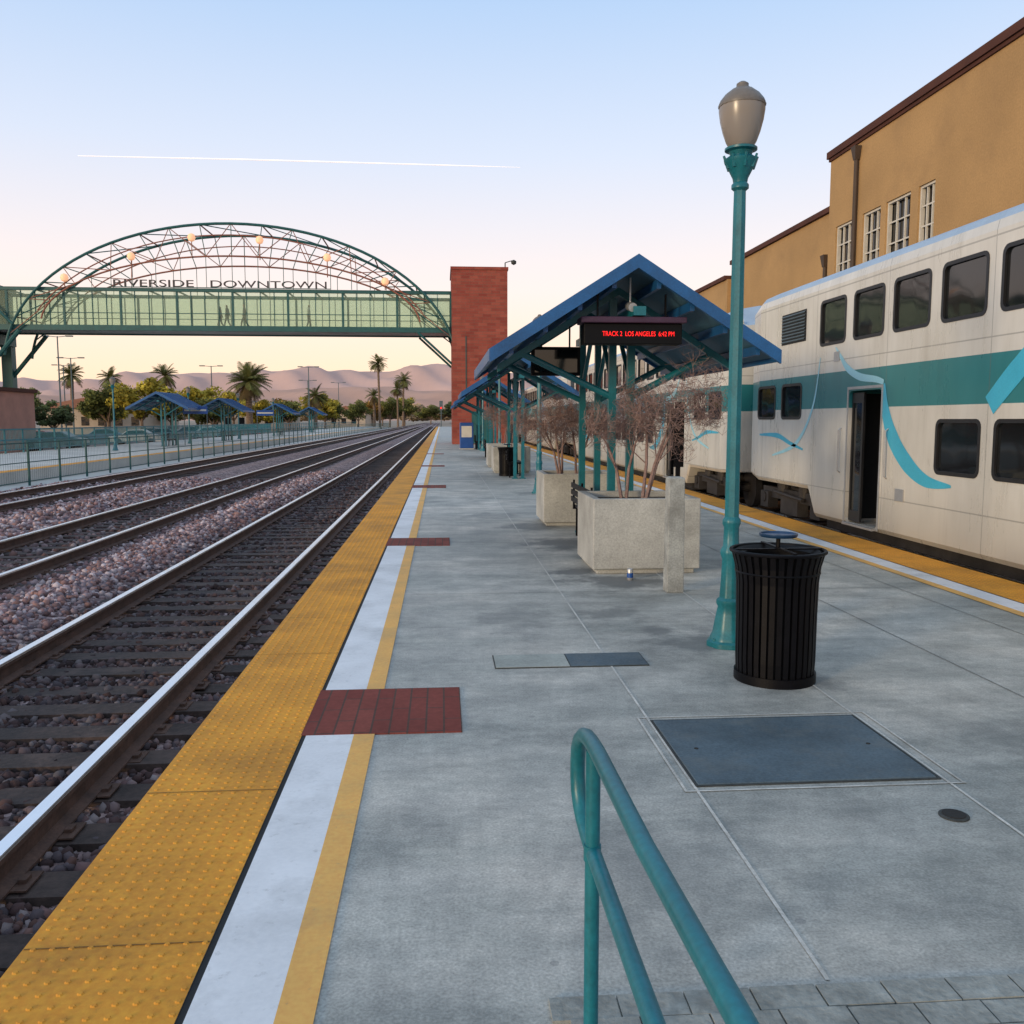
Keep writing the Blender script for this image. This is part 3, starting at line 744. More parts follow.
    def add(dst,m_,mir=True):
        dst.add(m_.v,m_.f)
        if mir: dst.add([(x-.0003,-y,z) for x,y,z in m_.v],m_.f)
    add(rb,ribbon([(1.9,2.80),(3.0,2.79),(3.7,2.62),(4.3,2.20),(4.72,1.86)],[.03,.12,.22,.27,.25]))
    add(rb,ribbon([(7.165,2.2),(7.1,1.85),(6.85,1.45),(6.45,1.13),(5.97,.93),(5.4,.90)],[.08,.20,.27,.25,.16,.03]))
    add(ra,ribbon([(8.75,2.82),(8.55,2.66),(8.3,2.47),(7.9,2.33),(7.4,2.27),(7.17,2.22)],[.02,.07,.11,.11,.09,.07]))
    add(ra,ribbon([(2.6,2.5),(3.2,2.38),(3.7,2.10),(4.05,1.80)],[.03,.16,.22,.20]))
    add(rb,ribbon([(9.9,1.2),(10.5,1.30),(11.1,1.42),(12.0,1.42)],[.03,.07,.09,.03]))
    add(ra,ribbon([(9.3,2.7),(9.55,1.9),(10.2,1.30),(11.3,1.05)],[.02,.06,.08,.03]))
    dat(rb,'livery_swoosh',M['cyan']); dat(ra,'livery_swoosh_pale',M['aqua'])
    gi=MB()
    for yy in(8.45,6.98,-8.45,-6.98): gi.tube([(-1.505,yy,.9),(-1.545,yy,.93),(-1.545,yy,1.55),(-1.505,yy,1.58)],.012,8)
    gi.box(-1.52,-1.502,4.0,4.14,2.58,2.80).box(-1.507,-1.502,8.6,8.8,2.6,2.75).box(-1.507,-1.502,-.3,.3,.3,.55).box(-1.507,-1.502,2.6,3.2,.3,.55)
    gi.box(-1.515,-1.502,6.5,6.72,.62,.78)
    dat(gi,'grab_rails',M['silver'])
    rd=MB(); rd.box(-1.525,-1.5205,4.03,4.11,2.72,2.78).box(-1.525,-1.5205,4.03,4.11,2.62,2.68); dat(rd,'side_indicator',M['amber'])
    return d
cd=car_data()
for i,cy in enumerate((4.95,31.55,58.15,84.75)):
    T=root('passenger_train_car',(7.6,cy,0))
    for k,me in cd.items():
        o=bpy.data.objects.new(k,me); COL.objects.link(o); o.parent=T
    textmesh('lettering','METROLINK',M['wframe'],T,.42,.001,2.9,Matrix.Translation((-1.5075,-9.6,1.98))@Matrix.Rotation(R(-90),4,'Z')@Matrix.Rotation(R(90),4,'X'))

# ---------------------------------------------------------------- station building
sb=root('station_building')
def wallx(mb,x,y0,y1,z0,z1,holes,dep):
    ys=sorted({y0,y1,*[h[0] for h in holes],*[h[1] for h in holes]}); zs=sorted({z0,z1,*[h[2] for h in holes],*[h[3] for h in holes]})
    for a,b in zip(ys,ys[1:]):
        for c,d in zip(zs,zs[1:]):
            if any(h[0]<=a and b<=h[1] and h[2]<=c and d<=h[3] for h in holes): continue
            mb.add([(x,a,c),(x,a,d),(x,b,d),(x,b,c)],[(0,1,2,3)])
    for a,b,c,d in holes:
        X2=x+dep
        mb.add([(x,a,c),(x,b,c),(x,b,d),(x,a,d),(X2,a,c),(X2,b,c),(X2,b,d),(X2,a,d)],[(0,1,5,4),(1,2,6,5),(2,3,7,6),(3,0,4,7)])
BX=14.0
H1=[(25.3,26.2,5.0,8.5),(26.65,28.15,4.6,8.5),(28.5,29.75,4.6,8.5),(30.55,31.8,4.6,8.5),(12.5,14.5,4.6,8.5),(15.5,17.5,4.6,8.5)]
wl=MB(); wallx(wl,BX,6,32.4,-.6,11.0,H1,.25)
wl.add([(BX,6,-.6),(BX,6,11.0),(32,6,11.0),(32,6,-.6),(BX,32.4,-.6),(BX,32.4,11.0),(32,32.4,11.0),(32,32.4,-.6)],[(0,1,2,3),(4,5,6,7),(2,3,7,6),(1,2,6,5)])
wl.build('tall_wing_walls',M['stucco'],sb,recalc=False)
H2=[(34.2+i*2.6,35.5+i*2.6,4.2,6.6) for i in range(4)]
wl=MB(); wallx(wl,BX+.35,32.405,44.3,-.6,9.3,H2,.25); wl.box(BX+.6,30,32.405,44.3,9.25,9.3)
wl.add([(BX+.35,44.3,-.6),(BX+.35,44.3,9.3),(30,44.3,9.3),(30,44.3,-.6)],[(0,1,2,3)])
wl.build('middle_wing_walls',M['stucco'],sb,recalc=False)
MB().box(BX+.1,28,44.305,60,-.6,8.6).build('low_wing_walls',M['stucco'],sb)
MB().box(BX+.3,26,60.01,82,-.6,6.2).build('annex_walls',M['stucco'],sb)
tr=MB(); tr.box(BX-.12,32.1,5.9,32.52,11.005,11.24).box(BX-.06,BX+.3,5.95,32.46,10.90,11.0)
tr.box(BX+.23,30.1,32.53,44.45,9.305,9.50)
tr.box(BX-.02,28.1,44.46,60.1,8.605,8.80); tr.box(BX+.2,26.1,60.11,82.1,6.205,6.40)
tr.build('parapet_trim',M['stuccoD'],sb)
fr=MB(); gl=MB()
for hs,x,(ny,nz) in((H1,BX,(3,6)),(H2,BX+.35,(3,4))):
    for a,b,c,d in hs:
        gl.add([(x+.2,a,c),(x+.2,b,c),(x+.2,b,d),(x+.2,a,d)],[(0,1,2,3)])
        fr.box(x+.06,x+.18,a,a+.07,c,d).box(x+.06,x+.18,b-.07,b,c,d).box(x+.06,x+.18,a+.07,b-.07,c,c+.07).box(x+.06,x+.18,a+.07,b-.07,d-.07,d)
        for i in range(1,ny):
            y=a+(b-a)*i/ny; fr.box(x+.10,x+.16,y-.022,y+.022,c+.07,d-.07)
        for i in range(1,nz):
            z=c+(d-c)*i/nz; fr.box(x+.105,x+.155,a+.07,b-.07,z-.022,z+.022)
fr.build('window_muntins',M['wframe'],sb); gl.build('window_panes',M['glass'],sb)
pp=MB()
for y,x,t_ in((30.15,BX-.10,10.4),(20.6,BX-.10,9.2),(33.2,BX+.25,7.4),(43,BX+.25,8.4)):
    pp.cyl((x,y,0),(x,y,t_),.075,n=12); pp.add([(x-.14,y-.17,t_+.38),(x+.09,y-.17,t_+.38),(x+.09,y+.17,t_+.38),(x-.14,y+.17,t_+.38),(x-.08,y-.08,t_-.05),(x+.07,y-.08,t_-.05),(x+.07,y+.08,t_-.05),(x-.08,y+.08,t_-.05)],[(0,1,2,3),(4,5,6,7),(0,1,5,4),(1,2,6,5),(2,3,7,6),(3,0,4,7)])
pp.build('downpipes',M['pipe'],sb)
MB().box(13.0,60,-20,200,-.62,-.1).build('forecourt',M['lconc'])

# ---------------------------------------------------------------- footbridge
BY=64.0; fb=root('footbridge')
x0,x1=-36.5,.72; zb,zt=7.75,10.60
bm_=MB()
for y in(BY,BY+3.6):
    bm_.box(x0,x1,y-.1,y+.1,zb,zb+.36).box(x0,x1,y-.1,y+.1,zt-.22,zt)
    bm_.box(x0,x1,y-.03,y+.03,zb+1.15,zb+1.20)
    x=x0
    k=0
    while x<x1:
        w_=.07 if k%4==0 else .02
        bm_.box(x-w_,x+w_,y-.06,y+.06,zb+.36,zt-.22); x+=.93; k+=1
bm_.build('girders',M['teal_dark'],fb)
MB().box(x0,x1,BY+.1,BY+3.5,zb+.1,zb+.25).build('deck',M['lconc'],fb)
mb=MB(); x=x0
while x<x1: mb.box(x-.04,x+.04,BY+.1,BY+3.5,zt-.20,zt-.1); x+=1.86
mb.build('roof_bars',M['teal_dark'],fb)
mb=MB(); mb.box(x0,x1,BY-.015,BY+.015,zb+.36,zt-.22).box(x0,x1,BY+3.585,BY+3.615,zb+.36,zt-.22); mb.build('mesh_panels',M['panel'],fb)
ac=-14.1; ch=MB(); wb=MB(); ot=MB(); wo_=MB()
def ell(A,B,zt_,th): return (ac+A*math.sin(th),zt_-B*(1-math.cos(th)))
EO=(15.2,9.5,14.9); EI=(12.7,4.6,12.75)
for y in(BY-.25,BY+3.85):
    n=44; O=[];I=[]
    for i in range(n+1):
        th=-R(86)+R(172)*i/n
        O.append(ell(*EO,th)); I.append(ell(*EI,th))
    ch.tube([(a,y,b) for a,b in O],.095,8)
    O2=[(ac+(a-ac)*.955,b-.75) for a,b in O if b>9.5]; ot.tube([(a,y,b) for a,b in O2],.045,6)
    In=[(a,b) for a,b in I if b>7.9]
    ot.tube([(a,y,b) for a,b in In],.06,8)
    for i in range(2,n-1,2):
        if I[i][1]>7.9:
            wb.cyl((O[i][0],y,O[i][1]),(I[i][0],y,I[i][1]),.035,n=6)
            j=i+2
            if j<n and I[j][1]>7.9:
                if (i//2)%2: wo_.cyl((O[i][0],y,O[i][1]),(I[j][0],y,I[j][1]),.03,n=6)
                else: wo_.cyl((I[i][0],y,I[i][1]),(O[j][0],y,O[j][1]),.03,n=6)
            if I[i][1]>zt: wb.cyl((I[i][0],y,I[i][1]),(I[i][0],y,zt),.025,n=6)
for i in range(0,45,4):
    th=-R(86)+R(172)*i/44; a,b=ell(*EO,th)
    if b>8: ot.cyl((a,BY-.25,b),(a,BY+3.85,b),.05,n=6)
    if b>11.5 and i<40:
        a2,b2=ell(*EO,-R(86)+R(172)*(i+4)/44); wb.cyl((a,BY-.25,b),(a2,BY+3.85,b2),.035,n=6)
ch.build('arch_outer_chords',M['teal_dark'],fb,True); ot.build('arch_inner_chords',M['orange'],fb,True); wb.build('arch_webs',M['teal_dark'],fb,True); wo_.build('arch_diagonals',M['orange'],fb,True)
gb=MB(); gs=MB()
for dx,zz in((-2.6,13.7),(1.9,13.6),(-6.6,12.4),(6.4,12.5),(-11.0,10.95),(10.3,10.95)):
    x=ac+dx; gs.cyl((x,BY-.34,zz-1.1 if zz>12 else zt),(x,BY-.34,zz),.035,n=6)
    gb.lathe(x,BY-.34,[(.05,zz-.05),(.20,zz+.03),(.27,zz+.22),(.20,zz+.42),(.05,zz+.5)],14)
gs.build('globe_stems',M['orange'],fb); gb.build('globe_lights',M['globew'],fb,True)
textmesh('name_lettering','RIVERSIDE   DOWNTOWN',mat('dark_letters',(.05,.04,.04),.6),fb,.66,.05,14.2,Matrix.Translation((-14.9,BY-.15,zt+.08))@Matrix.Rotation(R(90),4,'X'))
ls=MB(); ls.box(-22.3,-7.5,BY-.18,BY-.12,zt+.02,zt+.07); ls.build('letter_rail',M['teal_dark'],fb)
bt=root('brick_elevator_tower')
MB().box(.75,4.62,BY-.6,BY+4.4,-.1,12.0).build('shaft',M['bricktower'],bt)
MB().box(.69,4.68,BY-.66,BY+4.46,12.005,12.2).build('coping',M['bricktower'],bt)
mb=MB(); mb.box(.70,.749,BY-.1,BY+3.7,7.7,10.6).box(2.1,3.5,BY-.66,BY-.61,.05,2.3).box(1.7,1.76,BY-.64,BY-.603,3,7.5); mb.build('doors',M['teal_dark'],bt)
mb=MB(); mb.cyl((4.5,BY,12.2),(4.5,BY,12.6),.04,n=8).cyl((4.5,BY,12.6),(5.0,BY,12.75),.03,n=8).lathe(5.1,BY,[(.02,12.45),(.17,12.53),(.19,12.7),(.05,12.8)],12); mb.build('roof_camera',M['iron'],bt)
lt=root('footbridge_stair_tower')
mb=MB(); 
for x in(-35.8,-30.9):
    for y in(BY-.3,BY+3.9): mb.box(x-.35,x+.35,y-.35,y+.35,-.6,10.61)
mb.box(-36.4,-30.3,BY-.7,BY+4.3,10.62,10.95).box(-36.2,-30.4,BY-.5,BY+4.1,6.9,7.6)
mb.cyl((-30.9,BY-.3,4.5),(-28.2,BY-.3,7.7),.15,n=8).cyl((-30.9,BY+3.9,4.5),(-28.2,BY+3.9,7.7),.15,n=8)
mb.cyl((-30.9,BY-.3,10.4),(-28.6,BY-.3,8.1),.10,n=8).cyl((-31.2,BY-.3,5.2),(-33.4,BY-.3,7.1),.10,n=8)
mb.build('frame',M['teal_dark'],lt)
MB().box(-38,-30.2,BY+.4,BY+6,-.6,3.7).build('base_walls',mat('pink_brick',(.40,.20,.15),.85,0,.15,1),lt)
mb=MB(); mb.box(-38.2,-30.0,BY+.2,BY+6.2,3.705,3.95); mb.build('base_cornice',M['stuccoD'],lt)
mb=MB(); mb.box(-34,-32.5,BY+.33,BY+.39,-.5,2.2).box(-31.8,-30.6,BY+.33,BY+.39,.6,2.4); mb.build('base_openings',M['glass'],lt)
br=MB(); 
for y in(BY-.25,BY+3.85): br.cyl((.75,y,5.6),(-1.6,y,7.75),.08,n=8)
br.build('tower_brackets',M['teal_dark'],fb)

# ---------------------------------------------------------------- people
def person(loc,ang,cols,stride=1.0,sc_=1.0,seed=0):
    P=root('person',loc); P.rotation_euler=(0,0,ang); P.scale=(sc_,)*3
    s=stride
    J=[((0,0,.95),.125),((0,.01,1.15),.12),((0,.01,1.36),.15),((0,.02,1.50),.06),((0,.04,1.60),.085),((0,.03,1.70),.085),
       ((-.17,0,1.42),.06),((-.24,-.06*s,1.15),.046),((-.23,.08*s,.92),.034),((-.22,.12*s,.84),.03),
       ((.17,0,1.42),.06),((.24,-.04*s,1.15),.046),((.23,-.14*s,.93),.034),((.22,-.15*s,.85),.03),
       ((-.09,0,.88),.095),((-.09,.17*s,.50),.066),((-.09,.26*s,.09),.045),((-.09,.42*s,.05),.035),
       ((.09,0,.88),.095),((.09,-.05*s,.50),.066),((.09,-.32*s,.13),.045),((.09,-.22*s,.04),.035)]
    E=[(0,1),(1,2),(2,3),(3,4),(4,5),(2,6),(6,7),(7,8),(8,9),(2,10),(10,11),(11,12),(12,13),(0,14),(14,15),(15,16),(16,17),(0,18),(18,19),(19,20),(20,21)]
    me=bpy.data.meshes.new('p'); me.from_pydata([j[0] for j in J],E,[]); o=bpy.data.objects.new('p',me); COL.objects.link(o)
    o.modifiers.new('s','SKIN'); 
    for i,j in enumerate(J): me.skin_vertices[0].data[i].radius=(j[1],j[1]); 
    me.skin_vertices[0].data[0].use_root=True
    u=o.modifiers.new('u','SUBSURF'); u.levels=2; u.render_levels=2
    bpy.context.view_layer.update()
    q=bpy.data.meshes.new_from_object(o.evaluated_get(bpy.context.evaluated_depsgraph_get())); bpy.data.objects.remove(o)
    q.materials.clear()
    for m in cols: q.materials.append(m)
    for p in q.polygons:
        c=p.center; z=c.z; p.use_smooth=True
        p.material_index=0 if z<.1 else 1 if (z<.96 and abs(c.x)<.19) else 3 if (abs(c.x)>.19 and z<.92) else 2 if z<1.5 else (4 if (z>1.67 or c.y<.02) else 3)
    b=bpy.data.objects.new('body',q); COL.objects.link(b); b.parent=P
fz=zb+.25
person((-13.6,BY+.9,fz),R(90),[M['c1'],M['c1'],M['c2'],M['skin'],M['hair']])
person((-14.8,BY+1.0,fz),R(80),[M['c1'],M['c2'],M['c1'],M['skin'],M['hair']],.8,.97)
person((-15.4,BY+1.6,fz),R(95),[M['c1'],M['c1'],M['c2'],M['skin'],M['hair']],.9,.95)
person((-9.2,BY+.9,fz),R(-90),[M['c1'],M['c1'],M['c3'],M['skin'],M['hair']],.5)
person((3.4,44,0),R(150),[M['c1'],M['c1'],M['c1'],M['skin'],M['hair']],.5)

# ---------------------------------------------------------------- west side
wp=root('side_platform')
MB().box(-22.5,-14.2,18,240,-.7,-.02).build('slab',M['lconc'],wp)
MB().sheet(-14.8,-14.25,18,240,-.012).build('tactile_strip',M['gold'],wp)
MB().box(-14.15,-13.0,-5,240,-.62,-.43).build('service_path',M['lconc'],wp)
MB().sheet(-70,-22.6,-5,260,-.60).build('car_park',M['asphalt'])
fn=root('chain_fence'); mb=MB(); y=16
while y<240:
    mb.box(-13.43,-13.37,y-.03,y+.03,-.5,1.0); y+=2.4
mb.box(-13.41,-13.39,16,240,.94,.98).box(-13.41,-13.39,16,240,-.3,-.27).box(-13.41,-13.39,16,240,.32,.35)
mb.build('posts_and_rails',M['teal_dark'],fn); mb=MB(); y=16.1
while y<90: mb.box(-13.404,-13.398,y-.003,y+.003,-.27,.94); y+=.15
mb.build('pickets',M['fence'],fn)
fn=root('teal_railing'); mb=MB(); y=18
while y<240: mb.box(-22.3,-22.22,y-.04,y+.04,-.02,1.25); y+=2.0
mb.box(-22.29,-22.23,18,240,1.17,1.25).box(-22.28,-22.24,18,240,.62,.70).box(-22.28,-22.24,18,240,.12,.19)
y=18
while y<120: mb.box(-22.27,-22.25,y-.012,y+.012,.19,1.17); y+=.14
mb.build('rails',M['teal'],fn)
for y in(52,67,83,100): lamp(-18.2,y)
def pole(x,y,h):
    P=root('parking_light_pole',(x,y,-.6)); mb=MB(); mb.cyl((0,0,0),(0,0,h),.11,.07,10)
    for s in(-1,1): mb.cyl((0,0,h-.1),(s*1.0,0,h),.04,n=6); mb.box(s*1.35-.38,s*1.35+.38,-.2,.2,h-.06,h+.08)
    mb.build('mast',M['fence'],P)
for a in((-44.5,110,12),(-49,125,10.5),(-21.8,152,11),(-35,142,10.5),(-26,180,10),(-24,215,11),(-60,150,11)): pole(*a)
sg=root('railway_signal',(-.1,235,0)); mb=MB(); mb.cyl((0,0,-.6),(0,0,6.4),.12,n=8).box(-.45,.45,-.15,.1,4.2,6.6).box(-.6,.6,-.1,.5,3.4,3.5); mb.build('mast',M['fence'],sg)
mb=MB(); mb.cyl((0,-.16,4.8),(0,-.3,4.8),.22,n=12); mb.build('lens',M['red'],sg)
def shed(name,x0,x1,y0,y1,h,m,m2):
    r=root(name); MB().box(x0,x1,y0,y1,-.6,h).build('walls',m,r); xm=(x0+x1)/2
    mb=MB(); mb.ext([(x0-.6,h+.002),(x1+.6,h+.002),(x1+.6,h+.15),(xm,h+1.8),(x0-.6,h+.15)],y0-.6,y1+.6); mb.build('roof',m2,r)
    mb=MB(); x=x0+1.2
    while x<x1-1.5: mb.box(x,x+1.2,y0-.05,y0-.004,.8,2.2); x+=2.6
    mb.build('windows',M['glass'],r)
M['wall1']=mat('cream_wall',(.46,.37,.28),.9,0,.1,.5); M['rooft']=mat('clay_roof',(.28,.13,.085),.9,0,.2,1); M['roofg']=mat('grey_roof',(.24,.22,.21),.9,0,.2,1)
shed('depot_building',-64,-48,150,170,3.6,M['wall1'],M['rooft'])
shed('warehouse_building',-47,-33,185,215,4.0,M['wall1'],M['roofg'])
shed('warehouse_building',-30,-20,240,270,3.6,M['wall1'],M['rooft'])
shed('brick_house',-62,-44,82,96,3.0,mat('pale_brick',(.36,.22,.16),.9,0,.15,1),M['roofg'])
shed('warehouse_building',18,60,260,320,8,M['wall1'],M['roofg'])
def car(x,y,c,ang=0):
    C=root('parked_car',(x,y,-.6)); C.rotation_euler=(0,0,ang)
    prof=[(-2.2,.35),(-2.25,.7),(-2.1,.85),(-1.2,.95),(-.55,1.42),(.75,1.45),(1.5,1.0),(2.15,.92),(2.25,.6),(2.2,.35)]
    MB().ext(prof,-.85,.85).build('body',mat('car_paint',c,.3,0,.05,2,0),C,bevel=.06)
    mb=MB(); mb.ext([(-1.05,.98),(-.52,1.36),(.70,1.38),(1.3,1.0)],-.862,.862); mb.build('windows',M['glass'],C)
    mb=MB(); 
    for a in(-1.4,1.4):
        for s in(-1,1): mb.cyl((a,s*.7,.33),(a,s*.88,.33),.33,n=18)
    mb.build('wheels',M['blackplastic'],C)
cc=[(.5,.5,.5),(.05,.06,.08),(.35,.03,.03),(.6,.6,.58),(.08,.12,.2),(.2,.2,.2),(.5,.46,.4)]
for i in range(13):
    car(-27.5-(i%3)*1.1 if i%2 else -33,62+i*7.3,cc[i%7],R(3*i))

# ---------------------------------------------------------------- vegetation
def treemesh(name,seed,h,rad,n=2600,ls=.22,base=(.085,.10,.03),flat=.8,low=.25):
    r_=np.random.default_rng(seed)
    nc=26; cz=h*(low+(1-low)*.55); 
    d=r_.normal(size=(nc,3)); d/=np.linalg.norm(d,axis=1)[:,None]
    cen=d*(r_.uniform(.35,.95,(nc,1)))*np.array([rad,rad,h*(1-low)*.45])+np.array([0,0,cz])
    cr=rad*r_.uniform(.22,.42,nc); tone=r_.uniform(.55,1.5,nc)
    k=r_.integers(0,nc,n); dd=r_.normal(size=(n,3)); dd/=np.linalg.norm(dd,axis=1)[:,None]
    P=cen[k]+dd*cr[k][:,None]*(r_.uniform(.5,1.08,(n,1)))*np.array([1,1,flat])
    a=r_.normal(size=(n,3)); a/=np.linalg.norm(a,axis=1)[:,None]; b=np.cross(a,dd+.01); b/=np.linalg.norm(b,axis=1)[:,None]
    s=ls*r_.uniform(.6,1.4,(n,1))
    V=np.stack([P-a*s-b*s*.5,P+a*s-b*s*.5,P+a*s*.8+b*s*.6,P-a*s*.7+b*s*.5],1).reshape(-1,3)
    F=np.arange(4*n).reshape(n,4)
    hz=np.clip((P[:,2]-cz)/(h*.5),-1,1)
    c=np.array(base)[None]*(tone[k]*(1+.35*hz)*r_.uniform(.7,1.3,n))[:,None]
    return V,F,np.repeat(c,4,axis=0)
TM={}
def tree(x,y,h,rad,kind,name='leafy_tree'):
    T=root(name,(x,y,-.6))
    key=kind
    if key not in TM:
        cl={'y':(.36,.29,.04),'g':(.13,.14,.04),'o':(.32,.19,.045),'d':(.08,.10,.04)}[kind[0]]
        TM[key]=treemesh('t',sum(map(ord,kind)),10,4.2,3000,.26,cl)
    V,F,C=TM[key]
    s=np.array([rad/4.2*.85,rad/4.2*.85,h/10])
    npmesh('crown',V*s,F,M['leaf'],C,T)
    mb=MB(); mb.tube([(0,0,0),(.1,0,h*.25),(.05,.1,h*.5)],[.035*h,.026*h,.015*h],8); rd=random.Random(int(x*7+y))
    for i in range(5):
        a=i*1.256+rd.random(); mb.tube([(.08,0,h*.28),(rad*.3*math.cos(a),rad*.3*math.sin(a),h*.48),(rad*.6*math.cos(a),rad*.6*math.sin(a),h*.7)],[.016*h,.011*h,.005*h],6)
    mb.build('trunk',M['trunk'],T,True)
for a in ((-38,118,7.6,4.6,'y1'),(-34.5,131,7.2,4.2,'y2'),(-43,104,4.4,3.0,'d1'),(-43.5,122,7.0,3.9,'g1'),(-27,198,8,4.5,'y1'),(-24,205,6.5,3.6,'g1'),
 (-30,168,6.5,4.0,'o2'),(-36,160,7.5,4.2,'y2'),(-46,158,6.6,4.0,'g1'),(-54,150,7.2,4.2,'o1'),(-20,262,8,5,'o1'),(-17,300,9.5,5.5,'g1'),(-25,290,8,5,'y1'),(-62,140,7,4,'g2'),
 (-14,345,10,6,'g2'),(-16,380,12,6,'y2'),(-5,420,9,8,'g1'),(6,430,11,8,'d1'),(-22,340,9,6,'d1'),(-30,250,6.5,5,'g1'),(-42,235,7,5,'g2'),(-56,220,7,5,'y1'),(-72,210,8,5,'g1'),(16,380,12,8,'g2'),(26,350,12,8,'d1'),(-29,145,5.5,3.4,'y1'),(-26.5,160,5.5,3.4,'g2'),(-48,135,6.6,3.8,'y1'),(-31.5,128,5.2,3.2,'g2'),(-23.5,185,6.5,3.6,'y2'),(-20.5,225,7,4,'g1')): tree(*a)
def palm(x,y,h,rad,tr,nf=44,seed=0,droop=1.0):
    P=root('palm_tree',(x,y,-.6)); rd=random.Random(seed); mb=MB()
    lean=rd.uniform(-.03,.03)*h
    mb.tube([(0,0,0),(lean*.2,0,h*.05),(lean*.5,0,h*.5),(lean,0,h)],[tr*1.5,tr*1.1,tr*.9,tr*.85],10)
    for i in range(18):
        z=h*(.1+.85*i/18); mb.lathe(lean*z/h,0,[(tr*.9,z-.05),(tr*1.08,z),(tr*.9,z+.05)],10)
    mb.build('trunk',M['trunk'],P,True)
    V=[];C=[]
    for i in range(nf):
        az=rd.random()*6.283; el=rd.uniform(-.9,1.35); L=rad*rd.uniform(.85,1.1)
        p=Vector((lean,0,h)); d=Vector((math.cos(az)*math.cos(el),math.sin(az)*math.cos(el),math.sin(el))); seg=9
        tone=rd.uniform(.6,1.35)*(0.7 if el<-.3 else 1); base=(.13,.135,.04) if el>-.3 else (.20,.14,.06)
        side=Vector((-math.sin(az),math.cos(az),0))
        for k in range(seg):
            q=p+d*(L/seg)
            for s in(-1,1):
                for m in range(2):
                    o=p+(q-p)*(m/2); ll=L*.24*math.sin(math.pi*(k+1.2)/(seg+1.6))
                    tip=o+side*s*ll*.85+d*ll*.55-Vector((0,0,ll*.35))
                    w_=L*.022
                    V+=[o-d*w_,o+d*w_,tip+d*w_*.5,tip-d*w_*.3]; C+=[[c*tone for c in base]]*4
            w_=L*.008
            V+=[p-side*w_,p+side*w_,q+side*w_,q-side*w_]; C+=[[c*tone*1.2 for c in base]]*4
            p=q; d=(d-Vector((0,0,.15*droop))).normalized()
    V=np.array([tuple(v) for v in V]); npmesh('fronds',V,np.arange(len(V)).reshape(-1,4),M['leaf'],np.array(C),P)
palm(-14.2,212,15.3,2.6,.28,50,1); palm(-14,330,16.5,4,.35,50,2); palm(-29,140,8.0,3.6,.5,80,3,.8)
palm(-50,170,10.2,2.8,.35,50,4); palm(-60,170,9.8,2.6,.35,50,5); palm(-66,168,10.2,2.7,.35,50,6); palm(-17,232,8.4,2.6,.35,45,7)
palm(-13.8,290,12,3,.3,45,8); palm(-24,175,6.8,2.8,.4,55,9)
r_=np.random.default_rng(5); Vs=[];Cs=[]
V0,F0,C0=treemesh('d',99,9,6,700,.8,(.21,.18,.11))  # leaf colour lightened to imitate distance haze
for i in range(150):
    x=r_.uniform(-420,200); y=r_.uniform(430,760)
    Vs.append(V0*np.array([r_.uniform(.8,1.8),1,r_.uniform(.5,1.2)])+np.array([x,y,-.6])); Cs.append(C0*r_.uniform(.7,1.4)*np.array([1.15,1,1.0]))
V=np.concatenate(Vs); npmesh('distant_tree_line',V,np.arange(len(V)).reshape(-1,4),M['leaf'],np.concatenate(Cs))

# ---------------------------------------------------------------- hills
def hills(y0,amp,seed,m,yd):
    r_=np.random.default_rng(seed); nx,ny=260,26; X_=np.linspace(-5200,5200,nx); V=[]
    ph=r_.uniform(0,6.28,12)
    for j in range(ny):
        t_=j/(ny-1)
        for x in X_:
            ridge=amp*(.82+.07*math.sin(x/700+ph[0])+.05*math.sin(x/310+ph[1])+.03*math.sin(x/127+ph[2])+.015*math.sin(x/51+ph[3]))
            ridge*=1+.12*math.exp(-((x+350)/600)**2)
            prof=math.sin(min(1,t_*1.15)*math.pi/2)**1.3
            rug=(math.sin(x/120+t_*7+ph[4])*math.sin(x/67+t_*11+ph[5])*.09+math.sin(x/95-t_*9+ph[6])*.06)*amp*math.sin(t_*math.pi)
            V.append((x,y0+t_*yd,-5+ridge*prof+rug))
    F=np.array([(j*nx+i,j*nx+i+1,(j+1)*nx+i+1,(j+1)*nx+i) for j in range(ny-1) for i in range(nx-1)])
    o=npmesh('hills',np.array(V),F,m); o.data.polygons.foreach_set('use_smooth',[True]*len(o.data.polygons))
hills(3300,160,4,mat('hazy_hill',(.52,.33,.26),1,0,.12,.004,0,spec=0),900)  # distance haze is mixed into the base colour of both ridges
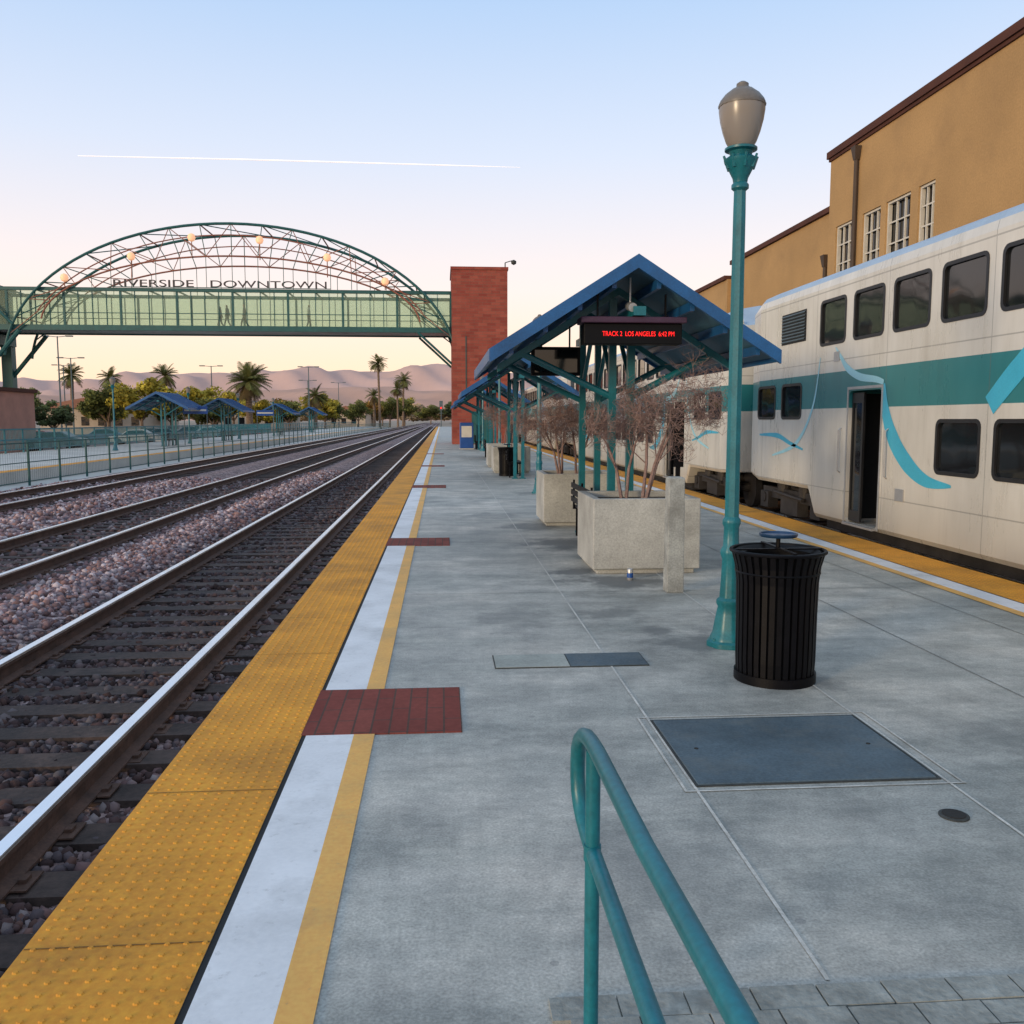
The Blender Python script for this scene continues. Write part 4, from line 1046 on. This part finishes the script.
hills(4800,330,8,mat('far_hazy_hill',(.56,.38,.33),1,0,.08,.003,0,spec=0),900)

# contrail
mb=MB(); ct=[(-2247,6000,1640),(-1200,6000,1640),(0,6000,1632),(520,6000,1628)]
mb.tube(ct,[2.0,4.2,3.5,1.0],8); cm,cn,cb=newmat('contrail_glow'); cb.inputs['Base Color'].default_value=(.95,.9,.9,1); cb.inputs['Emission Color'].default_value=(1,.93,.9,1); cb.inputs['Emission Strength'].default_value=.45; cb.inputs['Roughness'].default_value=1  # slight emission added to stand in for sunlight on the trail
mb.build('contrail',cm,None,True)

# ---------------------------------------------------------------- world, sun, camera
W=bpy.data.worlds.new('World'); sc.world=W; W.use_nodes=True; nt=W.node_tree; bg=nt.nodes['Background']
sky=N(nt,'ShaderNodeTexSky',sky_type='NISHITA'); sky.sun_disc=False; sky.sun_elevation=R(9); sky.sun_rotation=R(229); sky.air_density=1.2; sky.dust_density=2
tc=N(nt,'ShaderNodeTexCoord'); sp=N(nt,'ShaderNodeSeparateXYZ'); nt.links.new(tc.outputs['Generated'],sp.inputs[0])
gr=ramp(nt,sp.outputs[2],[(0,(13.6,9.0,5.7)),(.05,(13.4,9.9,7.2)),(.14,(11.6,10.0,9.6)),(.27,(8.2,9.0,10.8)),(.43,(4.9,7.1,10.4)),(1,(5.6,6.8,8.3))])
col=mixc(nt,.84,sky.outputs[0],gr)
nt.links.new(col,bg.inputs[0]); bg.inputs[1].default_value=.105
L=bpy.data.lights.new('sun','SUN'); L.energy=2.1; L.angle=R(8); L.color=(1,.77,.50)
so=bpy.data.objects.new('sun',L); COL.objects.link(so)
d=Vector((-.75,-.65,.157)); so.rotation_euler=d.to_track_quat('Z','Y').to_euler()
cam=bpy.data.cameras.new('camera'); co=bpy.data.objects.new('camera',cam); COL.objects.link(co)
co.location=(0,0,1.7); co.rotation_euler=(R(90-5.84),0,R(-4.45)); cam.sensor_width=36; cam.lens=31.64; cam.clip_start=.05; cam.clip_end=20000
sc.camera=co
sc.view_settings.view_transform='Standard'; sc.view_settings.look='None'; sc.view_settings.exposure=0
